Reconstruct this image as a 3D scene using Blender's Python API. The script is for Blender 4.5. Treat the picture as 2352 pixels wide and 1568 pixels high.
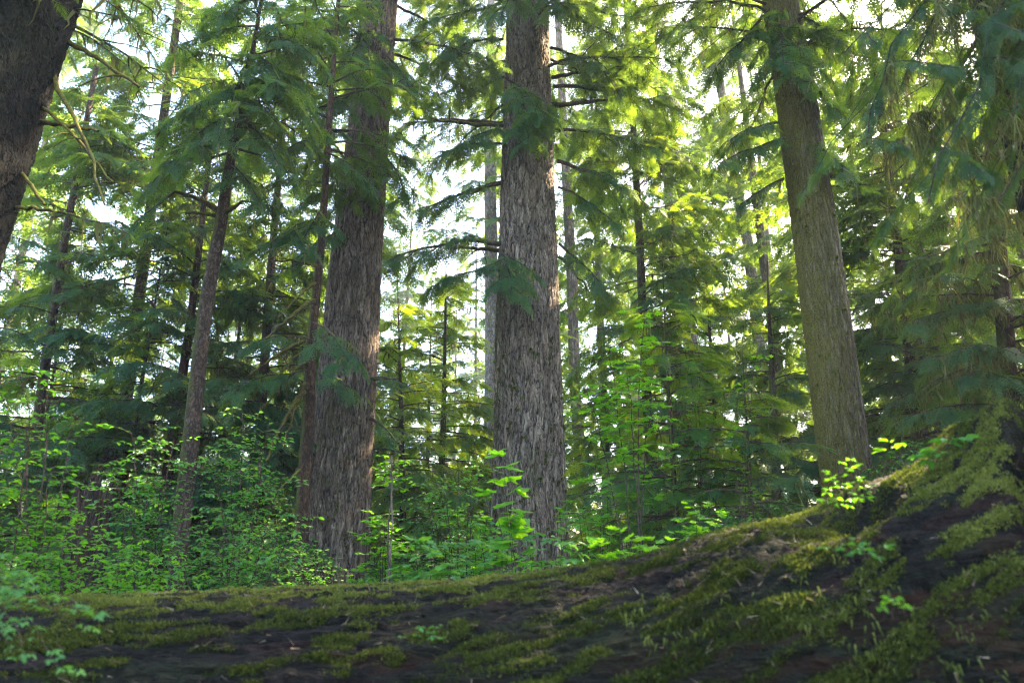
import bpy, math, random
import numpy as np
from mathutils import Vector, noise as mnoise
R = math.radians
for o in list(bpy.data.objects): bpy.data.objects.remove(o)
SC = bpy.context.scene
COL = SC.collection
random.seed(7)
RNG = np.random.default_rng(7)

# ------------------------------------------------------------------ camera
PITCH = 16.5
CAM = np.array([0.0, 0.0, 1.9])
cd = bpy.data.cameras.new("Camera"); cam = bpy.data.objects.new("Camera", cd); COL.objects.link(cam)
cam.location = CAM; cam.rotation_euler = (R(90 + PITCH), 0, 0)
cd.lens = 24; cd.sensor_width = 36; cd.clip_start = 0.05; cd.clip_end = 2000
cd.dof.use_dof = True; cd.dof.focus_distance = 14.0; cd.dof.aperture_fstop = 2.0
SC.camera = cam
# ------------------------------------------------------------------ sky and sun
SUN_AZ, SUN_EL = 48.0, 41.0          # degrees to the right of the view, above the horizon
w = bpy.data.worlds.new("World"); SC.world = w; w.use_nodes = True
nt = w.node_tree; bg = nt.nodes['Background']
sky = nt.nodes.new('ShaderNodeTexSky'); sky.sky_type = 'NISHITA'; sky.sun_disc = False
sky.sun_elevation = R(SUN_EL); sky.sun_rotation = R(SUN_AZ); sky.air_density = 1.0; sky.dust_density = 2.5; sky.ozone_density = 1.0
nt.links.new(sky.outputs[0], bg.inputs[0]); bg.inputs[1].default_value = 0.15
sd = bpy.data.lights.new("sun", 'SUN'); sun = bpy.data.objects.new("sun", sd); COL.objects.link(sun)
sd.energy = 5.0; sd.angle = R(0.5); sd.color = (1.0, 0.81, 0.54)
sdir = Vector((math.sin(R(SUN_AZ)) * math.cos(R(SUN_EL)), math.cos(R(SUN_AZ)) * math.cos(R(SUN_EL)), math.sin(R(SUN_EL))))
sun.rotation_euler = sdir.to_track_quat('Z', 'Y').to_euler()
sun.location = (20, 20, 40)
SC.view_settings.view_transform = 'Standard'; SC.view_settings.look = 'None'
SC.view_settings.exposure = 3.1; SC.view_settings.gamma = 1.0
cy = SC.cycles
cy.max_bounces = 6; cy.diffuse_bounces = 4; cy.glossy_bounces = 2; cy.transmission_bounces = 4; cy.volume_bounces = 0
cy.use_denoising = True; cy.denoising_prefilter = 'NONE'; cy.filter_width = 1.2; cy.use_adaptive_sampling = False; cy.sample_clamp_indirect = 6.0
cy.caustics_reflective = False; cy.caustics_refractive = False

# ------------------------------------------------------------------ picture <-> place
cp, sp = math.cos(R(PITCH)), math.sin(R(PITCH))
def ray(px, py):
    u = (px - 1176) / 1568.0; v = (784 - py) / 1568.0
    return np.array([u, cp - v * sp, sp + v * cp])
def P(px, py, d):
    r = ray(px, py); return CAM + r / r[1] * d
def radius_at(p, wpx):
    depth = (p[1] - CAM[1]) * cp + (p[2] - CAM[2]) * sp
    return wpx / 2 / 1568.0 * depth

# ------------------------------------------------------------------ mesh helpers
def norm(a):
    a = np.asarray(a, float); n = np.linalg.norm(a, axis=-1, keepdims=True); return a / np.maximum(n, 1e-9)
def raw_mesh(name, V, F, tint=None, smooth=False):
    V = np.asarray(V, np.float32); F = np.asarray(F, np.int32); k = F.shape[1]
    me = bpy.data.meshes.new(name)
    me.vertices.add(len(V)); me.vertices.foreach_set('co', V.ravel())
    me.loops.add(F.size); me.loops.foreach_set('vertex_index', F.ravel())
    me.polygons.add(len(F)); me.polygons.foreach_set('loop_start', np.arange(0, F.size, k, dtype=np.int32))
    if smooth: me.polygons.foreach_set('use_smooth', np.ones(len(F), bool))
    if tint is not None:
        at = me.attributes.new('tint', 'FLOAT', 'FACE'); at.data.foreach_set('value', np.asarray(tint, np.float32))
    me.update(calc_edges=True)
    return me
def link(name, me, mat, parent=None):
    o = bpy.data.objects.new(name, me); COL.objects.link(o)
    if mat is not None: me.materials.append(mat)
    if parent is not None: o.parent = parent
    return o
def tag(o, label=None, cat=None, group=None, kind=None):
    if label: o['label'] = label
    if cat: o['category'] = cat
    if group: o['group'] = group
    if kind: o['kind'] = kind
    return o
def thing(name, loc, label, cat, group=None):
    o = bpy.data.objects.new(name, None); COL.objects.link(o); o.location = Vector(loc)
    o.empty_display_size = 0.2
    return tag(o, label, cat, group)
def base_of(parent):
    return np.zeros(3) if parent is None else np.array(parent.location)

class Soup:                      # triangles, each with a tint
    def __init__(s): s.t = []; s.v = []
    def add(s, tris, tint):
        s.t.append(np.asarray(tris, np.float32)); s.v.append(np.broadcast_to(np.asarray(tint, np.float32), (len(tris),)).copy())
    def count(s): return sum(len(a) for a in s.t)
    def build(s, name, mat, parent=None):
        T = np.concatenate(s.t); v = np.concatenate(s.v)
        T = T - base_of(parent).astype(np.float32)
        me = raw_mesh(name, T.reshape(-1, 3), np.arange(len(T) * 3).reshape(-1, 3), v)
        return link(name, me, mat, parent)

def frames(path):
    T = np.gradient(path, axis=0); T = norm(T)
    ref = np.array([0, 0, 1.0]) if abs(T[len(T) // 2][2]) < 0.8 else np.array([0, 1.0, 0])
    N = norm(np.cross(T, ref)); B = np.cross(N, T)
    return T, N, B
class Tubes:
    def __init__(s): s.V = []; s.F = []; s.n = 0
    def add(s, path, rad, ns=6):
        path = np.asarray(path, float); rad = np.broadcast_to(np.asarray(rad, float), (len(path),))
        T, N, B = frames(path)
        a = np.linspace(0, 2 * math.pi, ns, endpoint=False)
        ring = path[:, None] + rad[:, None, None] * (N[:, None] * np.cos(a)[None, :, None] + B[:, None] * np.sin(a)[None, :, None])
        m = len(path); V = ring.reshape(-1, 3)
        i = np.arange(m - 1)[:, None] * ns; j = np.arange(ns)[None]; j2 = (j + 1) % ns
        F = np.stack([i + j, i + j2, i + ns + j2, i + ns + j], -1).reshape(-1, 4) + s.n
        s.V.append(V); s.F.append(F); s.n += len(V)
    def build(s, name, mat, parent=None):
        me = raw_mesh(name, np.concatenate(s.V) - base_of(parent), np.concatenate(s.F), None, True)
        return link(name, me, mat, parent)
def bez(p0, p1, p2, n=10):
    t = np.linspace(0, 1, n)[:, None]
    return (1 - t) ** 2 * p0 + 2 * t * (1 - t) * p1 + t ** 2 * p2

# ------------------------------------------------------------------ materials
def newmat(name):
    m = bpy.data.materials.new(name); m.use_nodes = True
    nt = m.node_tree; nt.nodes.clear(); out = nt.nodes.new('ShaderNodeOutputMaterial')
    def N(t, **kw):
        n = nt.nodes.new(t)
        for k, v in kw.items(): setattr(n, k, v)
        return n
    return m, nt, out, N, nt.links.new
def ramp(N, stops):
    r = N('ShaderNodeValToRGB'); e = r.color_ramp.elements
    while len(e) < len(stops): e.new(0.5)
    for i, (p, c) in enumerate(stops):
        e[i].position = p; e[i].color = (c, c, c, 1) if not hasattr(c, '__len__') else (*c, 1)
    return r
def leafmat(name, c0, c1, c2, trans=(0.25, 0.4, 0.04), amount=0.45, rough=0.5, spec=0.3, nscale=0.5):
    m, nt, out, N, L = newmat(name)
    at = N('ShaderNodeAttribute'); at.attribute_name = 'tint'
    tc = N('ShaderNodeTexCoord'); no = N('ShaderNodeTexNoise'); no.inputs['Scale'].default_value = nscale; no.inputs['Detail'].default_value = 2
    L(tc.outputs['Object'], no.inputs['Vector'])
    add = N('ShaderNodeMath', operation='MULTIPLY_ADD'); add.inputs[1].default_value = 0.7; add.inputs[2].default_value = -0.35
    L(no.outputs['Fac'], add.inputs[0])
    ad2 = N('ShaderNodeMath', operation='ADD'); L(add.outputs[0], ad2.inputs[0]); L(at.outputs['Fac'], ad2.inputs[1])
    r = ramp(N, [(0.1, c0), (0.5, c1), (0.95, c2)]); L(ad2.outputs[0], r.inputs[0])
    p = N('ShaderNodeBsdfPrincipled'); p.inputs['Roughness'].default_value = rough; p.inputs['Specular IOR Level'].default_value = spec
    L(r.outputs[0], p.inputs['Base Color'])
    t = N('ShaderNodeBsdfTranslucent')
    mx = N('ShaderNodeMix', data_type='RGBA', blend_type='MULTIPLY'); mx.inputs[0].default_value = 1
    L(r.outputs[0], mx.inputs[6]); mx.inputs[7].default_value = (*trans, 1); L(mx.outputs[2], t.inputs[0])
    ms = N('ShaderNodeMixShader'); ms.inputs[0].default_value = amount
    L(p.outputs[0], ms.inputs[1]); L(t.outputs[0], ms.inputs[2]); L(ms.outputs[0], out.inputs[0])
    return m
def barkmat(name, dark, mid, light, red=(0.16, 0.075, 0.045), scale=8.0, zs=0.28, disp=0.03, moss=0.0, mossc=(0.07, 0.075, 0.015), side=(-1, -0.3, 0.0), true_disp=False, fine=1.0, redamt=0.35, axis='Z', ridge=0.55):
    m, nt, out, N, L = newmat(name)
    tc = N('ShaderNodeTexCoord'); mp = N('ShaderNodeMapping'); L(tc.outputs['Object'], mp.inputs[0])
    mp.inputs['Scale'].default_value = (1, 1, zs) if axis == 'Z' else (zs, 1, 1)
    dn = N('ShaderNodeTexNoise'); dn.inputs['Scale'].default_value = scale * 0.5; dn.inputs['Detail'].default_value = 3; L(mp.outputs[0], dn.inputs['Vector'])
    vm = N('ShaderNodeVectorMath', operation='SCALE'); vm.inputs['Scale'].default_value = 3.0 / scale; L(dn.outputs['Color'], vm.inputs[0])
    va = N('ShaderNodeVectorMath', operation='ADD'); L(mp.outputs[0], va.inputs[0]); L(vm.outputs[0], va.inputs[1])
    vo = N('ShaderNodeTexVoronoi', feature='DISTANCE_TO_EDGE'); vo.inputs['Scale'].default_value = scale; L(va.outputs[0], vo.inputs['Vector'])
    vo2 = N('ShaderNodeTexVoronoi', feature='DISTANCE_TO_EDGE'); vo2.inputs['Scale'].default_value = scale * 2.6; L(va.outputs[0], vo2.inputs['Vector'])
    r1 = ramp(N, [(0.0, 0.0), (0.10, 0.35), (0.32, 1.0)]); L(vo.outputs['Distance'], r1.inputs[0])
    r2 = ramp(N, [(0.0, 0.0), (0.22, 1.0)]); L(vo2.outputs['Distance'], r2.inputs[0])
    fn = N('ShaderNodeTexNoise'); fn.inputs['Scale'].default_value = scale * 4; fn.inputs['Detail'].default_value = 6; fn.inputs['Roughness'].default_value = 0.7; L(mp.outputs[0], fn.inputs['Vector'])
    cells = N('ShaderNodeTexVoronoi'); cells.inputs['Scale'].default_value = scale; L(va.outputs[0], cells.inputs['Vector'])
    rn = N('ShaderNodeTexNoise'); rn.inputs['Scale'].default_value = scale * 1.15; rn.inputs['Detail'].default_value = 5; rn.inputs['Roughness'].default_value = .6; rn.inputs['Distortion'].default_value = .6; L(mp.outputs[0], rn.inputs['Vector'])
    ra = N('ShaderNodeMath', operation='SUBTRACT'); L(rn.outputs['Fac'], ra.inputs[0]); ra.inputs[1].default_value = .5
    rb = N('ShaderNodeMath', operation='ABSOLUTE'); L(ra.outputs[0], rb.inputs[0])
    rc = ramp(N, [(0.0, 0.0), (0.05, .4), (0.17, 1.0)]); L(rb.outputs[0], rc.inputs[0])
    h0 = N('ShaderNodeMath', operation='MULTIPLY'); L(r1.outputs[0], h0.inputs[0]); h0.inputs[1].default_value = 0.6 * (1 - ridge)
    h1 = N('ShaderNodeMath', operation='MULTIPLY_ADD'); L(rc.outputs[0], h1.inputs[0]); h1.inputs[1].default_value = 0.6 * ridge; L(h0.outputs[0], h1.inputs[2])
    h2 = N('ShaderNodeMath', operation='MULTIPLY_ADD'); L(r2.outputs[0], h2.inputs[0]); h2.inputs[1].default_value = 0.2; L(h1.outputs[0], h2.inputs[2])
    h3 = N('ShaderNodeMath', operation='MULTIPLY_ADD'); L(fn.outputs['Fac'], h3.inputs[0]); h3.inputs[1].default_value = 0.35 * fine; L(h2.outputs[0], h3.inputs[2])
    # colour
    hc = ramp(N, [(0.3, dark), (0.62, mid), (1.0, light)]); L(h3.outputs[0], hc.inputs[0])
    sepc = N('ShaderNodeSeparateColor'); L(cells.outputs['Color'], sepc.inputs[0])
    lw = N('ShaderNodeTexNoise'); lw.inputs['Scale'].default_value = 0.9; lw.inputs['Detail'].default_value = 4; L(mp.outputs[0], lw.inputs['Vector'])
    rr = N('ShaderNodeMath', operation='MULTIPLY'); L(sepc.outputs[0], rr.inputs[0]); L(lw.outputs['Fac'], rr.inputs[1])
    rrr = ramp(N, [(0.25, 0.0), (0.6, redamt)]); L(rr.outputs[0], rrr.inputs[0])
    mr = N('ShaderNodeMix', data_type='RGBA'); L(rrr.outputs[0], mr.inputs[0]); L(hc.outputs[0], mr.inputs[6]); mr.inputs[7].default_value = (*red, 1)
    br = N('ShaderNodeMapRange'); L(sepc.outputs[1], br.inputs[0]); br.inputs[3].default_value = 0.65; br.inputs[4].default_value = 1.3
    mb = N('ShaderNodeVectorMath', operation='SCALE'); L(mr.outputs[2], mb.inputs[0])
    lb = N('ShaderNodeMapRange'); L(lw.outputs['Fac'], lb.inputs[0]); lb.inputs[1].default_value = .3; lb.inputs[2].default_value = .7; lb.inputs[3].default_value = .65; lb.inputs[4].default_value = 1.25
    bm_ = N('ShaderNodeMath', operation='MULTIPLY'); L(br.outputs[0], bm_.inputs[0]); L(lb.outputs[0], bm_.inputs[1]); L(bm_.outputs[0], mb.inputs['Scale'])
    col = mb.outputs[0]
    if moss > 0:
        g = N('ShaderNodeNewGeometry'); dt = N('ShaderNodeVectorMath', operation='DOT_PRODUCT'); L(g.outputs['Normal'], dt.inputs[0]); dt.inputs[1].default_value = Vector(side)
        mn = N('ShaderNodeTexNoise'); mn.inputs['Scale'].default_value = 2.2; mn.inputs['Detail'].default_value = 7; mn.inputs['Roughness'].default_value = 0.65; L(mp.outputs[0], mn.inputs['Vector'])
        a1 = N('ShaderNodeMath', operation='MULTIPLY_ADD'); L(dt.outputs['Value'], a1.inputs[0]); a1.inputs[1].default_value = 0.22; L(mn.outputs['Fac'], a1.inputs[2])
        mrp = ramp(N, [(0.70 - 0.3 * moss, 0.0), (0.82 - 0.3 * moss, 0.92)]); L(a1.outputs[0], mrp.inputs[0])
        mc = N('ShaderNodeTexNoise'); mc.inputs['Scale'].default_value = 45; mc.inputs['Detail'].default_value = 3; L(tc.outputs['Object'], mc.inputs['Vector'])
        mcr = ramp(N, [(0.3, tuple(x * 0.45 for x in mossc)), (0.7, tuple(x * 1.6 for x in mossc))]); L(mc.outputs['Fac'], mcr.inputs[0])
        mm = N('ShaderNodeMix', data_type='RGBA'); L(mrp.outputs[0], mm.inputs[0]); L(col, mm.inputs[6]); L(mcr.outputs[0], mm.inputs[7]); col = mm.outputs[2]
    p = N('ShaderNodeBsdfPrincipled'); p.inputs['Roughness'].default_value = 0.85; p.inputs['Specular IOR Level'].default_value = 0.25
    L(col, p.inputs['Base Color'])
    if true_disp:
        dd = N('ShaderNodeDisplacement'); dd.inputs['Scale'].default_value = disp; dd.inputs['Midlevel'].default_value = 0.5; L(h3.outputs[0], dd.inputs['Height']); L(dd.outputs[0], out.inputs['Displacement'])
        m.displacement_method = 'BOTH'
    else:
        bp = N('ShaderNodeBump'); bp.inputs['Distance'].default_value = disp; bp.inputs['Strength'].default_value = 1; L(h3.outputs[0], bp.inputs['Height']); L(bp.outputs[0], p.inputs['Normal'])
    L(p.outputs[0], out.inputs[0])
    return m

M_NEEDLE = leafmat('needles', (0.022, 0.078, 0.042), (0.038, 0.128, 0.06), (0.07, 0.185, 0.055), trans=(6.2, 2.9, 0.45), amount=0.5, nscale=0.6)
M_NEEDLE_LIGHT = leafmat('needles_light', (0.028, 0.1, 0.034), (0.05, 0.155, 0.038), (0.09, 0.21, 0.04), trans=(5.4, 2.8, 0.4), amount=0.52, nscale=0.8)
M_LEAF = leafmat('leaf_soft', (0.055, 0.19, 0.055), (0.085, 0.26, 0.06), (0.15, 0.34, 0.05), trans=(2.2, 1.9, 0.5), amount=0.45, rough=0.38, spec=0.5, nscale=1.5)
M_LEAFBRIGHT = leafmat('leaf_bright', (0.08, 0.24, 0.025), (0.14, 0.34, 0.025), (0.22, 0.42, 0.025), trans=(2.0, 1.9, 0.5), amount=0.55, rough=0.42, spec=0.45, nscale=1.5)
M_MOSSLEAF = leafmat('moss', (0.03, 0.042, 0.009), (0.1, 0.12, 0.024), (0.23, 0.245, 0.06), trans=(1.4, 1.5, 0.6), amount=0.25, rough=0.8, spec=0.1, nscale=3.0)
M_LICHEN = leafmat('lichen', (0.06, 0.065, 0.02), (0.13, 0.135, 0.05), (0.26, 0.27, 0.12), trans=(1.6, 1.4, 0.8), amount=0.35, rough=0.8, spec=0.1, nscale=1.0)
M_BIG = barkmat('bark_grey_plates', (0.035, 0.026, 0.02), (0.34, 0.262, 0.2), (0.6, 0.49, 0.39), red=(.3, .17, .11), scale=8.2, zs=0.22, disp=0.075, true_disp=True, moss=0.16, side=(-0.9, -0.1, 0), fine=.75)
M_BIG2 = barkmat('bark_dark_plates', (0.022, 0.016, 0.012), (0.23, 0.172, 0.13), (0.45, 0.36, 0.29), red=(.24, .13, .085), scale=9.5, zs=0.2, disp=0.065, true_disp=True, moss=0.14, side=(-0.8, -0.1, 0), fine=.75)
M_MOSSY = barkmat('bark_mossy_ridges', (0.025, 0.018, 0.012), (0.2, 0.155, 0.12), (0.46, 0.39, 0.34), scale=12, zs=0.17, disp=0.04, true_disp=True, moss=0.85, mossc=(0.13, 0.115, 0.016), side=(-2.2, 0.3, 0), ridge=.35, fine=.7)
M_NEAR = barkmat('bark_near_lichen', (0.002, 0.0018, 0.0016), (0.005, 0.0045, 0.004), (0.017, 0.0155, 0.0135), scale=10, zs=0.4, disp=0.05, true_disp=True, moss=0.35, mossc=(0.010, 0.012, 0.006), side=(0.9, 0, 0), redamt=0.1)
M_THIN = barkmat('bark_thin', (0.02, 0.014, 0.01), (0.085, 0.058, 0.044), (0.22, 0.17, 0.145), scale=16, zs=0.5, disp=0.01, moss=0.42)
M_THINRED = barkmat('bark_thin_red', (0.02, 0.012, 0.008), (0.08, 0.045, 0.028), (0.17, 0.1, 0.065), scale=16, zs=0.4, disp=0.012, moss=0.3)
M_FAR = barkmat('bark_far', (0.06, 0.045, 0.035), (0.2, 0.15, 0.12), (0.4, 0.33, 0.29), scale=7, zs=0.25, disp=0.03, moss=0.15)
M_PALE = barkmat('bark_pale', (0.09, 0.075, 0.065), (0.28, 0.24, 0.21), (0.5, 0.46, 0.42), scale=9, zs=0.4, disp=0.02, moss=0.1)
M_LIMB = barkmat('limb_moss', (0.03, 0.024, 0.016), (0.08, 0.065, 0.04), (0.14, 0.12, 0.08), scale=25, zs=1, disp=0.01, moss=0.9, mossc=(0.15, 0.13, 0.02), side=(0, 0, 0.9))
M_TWIG = barkmat('twig', (0.04, 0.03, 0.02), (0.09, 0.065, 0.045), (0.16, 0.12, 0.09), scale=30, zs=1, disp=0.004)

# ------------------------------------------------------------------ needle sprays
def tri(a, d, l, w, n=np.array([0, 0, 1.0])):      # a narrow leaf as one kite of two triangles
    a = np.asarray(a, float); d = norm(d); s = norm(np.cross(d, n)) * w * 0.5
    m = a + d * l * 0.45
    return [[a, m + s, a + d * l], [a, a + d * l, m - s]]
def tri1(a, d, l, w, n=np.array([0, 0, 1.0])):
    a = np.asarray(a, float); d = norm(d); s = norm(np.cross(d, n)) * w * 0.5
    return [[a + s, a - s, a + d * l]]
def spray(rng, n_side, step, sublen, w, sag=0.22, one=True):
    T = []
    f = tri1 if one else tri
    def pt(x, y): return np.array([x, y, -sag * (x * x + 1.2 * y * y)])
    T += tri1(pt(0, 0), pt(1, 0) - pt(0, 0), 1.0, w * 0.8)
    for i in range(n_side):
        t = (i + 0.6) / n_side
        for s in (-1, 1):
            l = (0.50 * (1 - t) ** 0.85 + 0.07) * rng.uniform(0.7, 1.15)
            ang = R(rng.uniform(48, 62)) * (1 - 0.35 * t)
            d = np.array([math.cos(ang), s * math.sin(ang)])
            a0 = np.array([t + rng.uniform(-.01, .01), 0])
            k = max(1, int(l / step))
            pa = pt(*a0); pe = pt(*(a0 + d * l)); T += f(pa, pe - pa, np.linalg.norm(pe - pa), w * 1.1)
            for j in range(k):
                u = (j + 0.5) / k; b = a0 + d * l * u
                for s2 in (-1, 1):
                    l2 = sublen * (1 - 0.55 * u) * rng.uniform(0.6, 1.25)
                    a2 = ang * s + s2 * R(rng.uniform(40, 58)); d2 = np.array([math.cos(a2), math.sin(a2)])
                    p0 = pt(*b); p1 = pt(*(b + d2 * l2)) + np.array([0, 0, rng.uniform(-.02, .012)])
                    T += f(p0, p1 - p0, l2, w)
    return np.array(T, np.float32)
rg = np.random.default_rng(3)
SPRAY_HI = [spray(rg, 9, 0.115, 0.16, 0.05) for _ in range(4)]
SPRAY_MID = [spray(rg, 7, 0.18, 0.19, 0.075) for _ in range(4)]
SPRAY_LO = [spray(rg, 5, 0.2, 0.22, 0.1) for _ in range(3)]
SPRAY_NEAR = [spray(rg, 12, 0.07, 0.10, 0.034, one=False) for _ in range(3)]

def place(soup, protos, org, X, U, scale, tint, rng):
    """instances of triangle prototypes: origin, forward X, up hint U, size"""
    org = np.asarray(org, float); n = len(org)
    if n == 0: return
    X = norm(X); Y = norm(np.cross(np.broadcast_to(U, X.shape), X)); Z = np.cross(X, Y)
    scale = np.broadcast_to(np.asarray(scale, float), (n,)); tint = np.broadcast_to(np.asarray(tint, float), (n,))
    M = np.stack([X, Y, Z], -1) * scale[:, None, None]
    pick = rng.integers(0, len(protos), n)
    for k, pr in enumerate(protos):
        s = pick == k
        if not s.any(): continue
        t = np.einsum('nij,tvj->ntvi', M[s], pr) + org[s][:, None, None]
        m = len(pr)
        tt = tint[s][:, None] + rng.normal(0, 0.09, (s.sum(), m))
        soup.add(t.reshape(-1, 3, 3), tt.ravel())

class Boughs:
    """collects needle sprays, wood and hanging lichen of one tree"""
    def __init__(s, rng, protos): s.rng = rng; s.protos = protos; s.o = []; s.x = []; s.u = []; s.sc = []; s.ti = []; s.wood = Tubes(); s.hang = Soup()
    def bough(s, p0, p1, arch=0.12, r0=0.03, slen=0.55, t0=0.15, level=0, tint=0.5, lichen=0.0, gap=0.16, wood=None, side=1.0, droop=0.35, dens=1.0):
        rng = s.rng; p0 = np.asarray(p0, float); p1 = np.asarray(p1, float); L = np.linalg.norm(p1 - p0)
        mid = (p0 + p1) / 2 + np.array([rng.normal(0, .05), rng.normal(0, .05), arch]) * L
        n = max(5, int(L / 0.3)); path = bez(p0, mid, p1, n)
        path[1:-1] += rng.normal(0, 0.012 * L ** 0.5, (n - 2, 3))
        (wood or s.wood).add(path, np.linspace(r0, max(0.004, r0 * 0.2), n), 5 if level == 0 else 3)
        Tn = norm(np.gradient(path, axis=0))
        def at(t):
            f = t * (n - 1); i = min(int(f), n - 2); return path[i] + (path[i + 1] - path[i]) * (f - i), Tn[i]
        if level == 0 and L > 1.6:
            k = int(L / 0.42)
            for i in range(k):
                t = t0 + (1 - t0) * (i + rng.uniform(.1, .9)) / k
                if rng.random() > dens: continue
                a, T = at(t); sd = 1 if i % 2 else -1
                S = norm(np.cross(T, [0, 0, 1.0])) * sd
                l2 = L * 0.42 * side * (1 - t) ** 0.6 * rng.uniform(.6, 1.1) + 0.35
                d = norm(T * math.cos(R(52)) + S * math.sin(R(52)) - np.array([0, 0, droop * rng.uniform(.4, 1.3)]))
                s.bough(a, a + d * l2, 0.1, r0 * 0.35, slen * 0.85, 0.1, 1, tint + rng.normal(0, .05), lichen * .6, gap, wood, 1, droop, dens)
        k = max(3, int(L * (1 - t0) / gap))
        for i in range(k):
            t = t0 + (1 - t0) * (i + rng.uniform(.2, .8)) / k
            if rng.random() > dens: continue
            a, T = at(t); sd = 1 if i % 2 else -1
            S = norm(np.cross(T, [0, 0, 1.0]) + 1e-6) * sd
            ang = R(58 * (1 - t) + 12)
            d = T * math.cos(ang) + S * math.sin(ang) - np.array([0, 0, droop * rng.uniform(.3, 1.5)])
            s.o.append(a); s.x.append(d); s.u.append(np.array([0, 0, 1.0]) + rng.normal(0, .22, 3))
            s.sc.append(slen * (0.55 + 0.45 * math.sin(math.pi * min(1, 0.15 + t * 0.8))) * rng.uniform(.7, 1.25)); s.ti.append(tint + rng.normal(0, .12))
        s.o.append(path[-2]); s.x.append(Tn[-1]); s.u.append(np.array([0, 0, 1.0])); s.sc.append(slen); s.ti.append(tint)
        if lichen > 0:
            hang(s.hang, rng, path[n // 6:], lichen)
    def needles(s, soup):
        place(soup, s.protos, s.o, np.array(s.x), np.array(s.u), s.sc, s.ti, s.rng)
def hang(soup, rng, path, amount, lmin=0.12, lmax=0.5, w=0.02, per=26):
    """drooping strands of lichen under a limb"""
    L = np.sum(np.linalg.norm(np.diff(path, axis=0), axis=1)); n = int(L * per * amount)
    if n < 1: return
    f = rng.random(n) * (len(path) - 1.001); i = f.astype(int); a = path[i] + (path[i + 1] - path[i]) * (f - i)[:, None]
    clump = 0.35 + 0.65 * (np.sin(f * 2.7 + rng.uniform(0, 6)) * .5 + .5)
    ln = rng.uniform(lmin, lmax, n) * clump * (0.5 + rng.random(n)); az = rng.uniform(0, math.pi, n)
    s = np.stack([np.cos(az), np.sin(az), np.zeros(n)], -1) * (w * rng.uniform(.4, 1.2, n))[:, None]
    p = a.copy(); tri_ = []
    for k in range(3):
        q = p + np.stack([rng.normal(0, .11, n) * ln, rng.normal(0, .11, n) * ln, -ln / 3 * rng.uniform(.6, 1.3, n)], -1)
        w0 = 1 - k / 3.2; w1 = 1 - (k + 1) / 3.2
        tri_.append(np.stack([p - s * w0, p + s * w0, q + s * w1], 1))
        if k < 2: tri_.append(np.stack([p - s * w0, q + s * w1, q - s * w1], 1))
        p = q
    soup.add(np.concatenate(tri_), np.tile(rng.normal(.5, .2, n), len(tri_)))

# ------------------------------------------------------------------ leaves
def leaf_oval(w=0.5, fold=0.12):
    o = np.array([[0, 0, 0], [.3, w / 2, fold * .8], [.65, w * .42, fold * .6], [1, 0, -.08], [.65, -w * .42, fold * .6], [.3, -w / 2, fold * .8]]); m = np.array([.5, 0, -.02])
    return np.array([[m, o[i], o[(i + 1) % 6]] for i in range(6)])
def leaf_lobed(rng, lobes=5, spread=250, depth=0.45):
    pts = [(0.0, 0.0)]
    k = lobes * 2 + 1
    for i in range(k):
        a = R(-spread / 2 + spread * i / (k - 1)); r = (1.0 - 0.28 * abs(2 * i / (k - 1) - 1)) if i % 2 else (1 - depth) * 0.85
        pts.append((0.35 + 0.65 * r * math.cos(a), 0.65 * r * math.sin(a)))
    o = np.array([[x, y, -0.25 * (x - .35) ** 2 - .25 * y * y + (0.05 if i % 2 == 0 else -.04)] for i, (x, y) in enumerate(pts)])
    m = np.array([.35, 0, 0.02]); n = len(o)
    return np.array([[m, o[i], o[(i + 1) % n]] for i in range(n)])
def leaf_tri(w=0.62):      # three leaflets
    T = []
    for a, l, ox in ((0, .62, .38), (68, .5, .3), (-68, .5, .3)):
        c, s_ = math.cos(R(a)), math.sin(R(a)); M = np.array([[c, -s_, 0], [s_, c, 0], [0, 0, 1]])
        q = leaf_oval(w) * l; q = q @ M.T; q[..., 0] += ox; q[..., 2] -= 0.2 * (q[..., 0] ** 2 + q[..., 1] ** 2); T.append(q)
    T.append(np.array([[[0, .008, 0], [0, -.008, 0], [.38, 0, -.02]]]))
    return np.concatenate(T)
LEAF_OVAL = [leaf_oval(.5), leaf_oval(.6, .2), leaf_oval(.45, .05)]
LEAF_LOBED = [leaf_lobed(rg, 5), leaf_lobed(rg, 5, 230, .35), leaf_lobed(rg, 7, 280, .4)]
LEAF_BIG = [leaf_lobed(rg, 3, 200, .28), leaf_lobed(rg, 5, 230, .22), leaf_lobed(rg, 5, 210, .3)]
LEAF_TRI = [leaf_tri(.62), leaf_tri(.55)]

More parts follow.
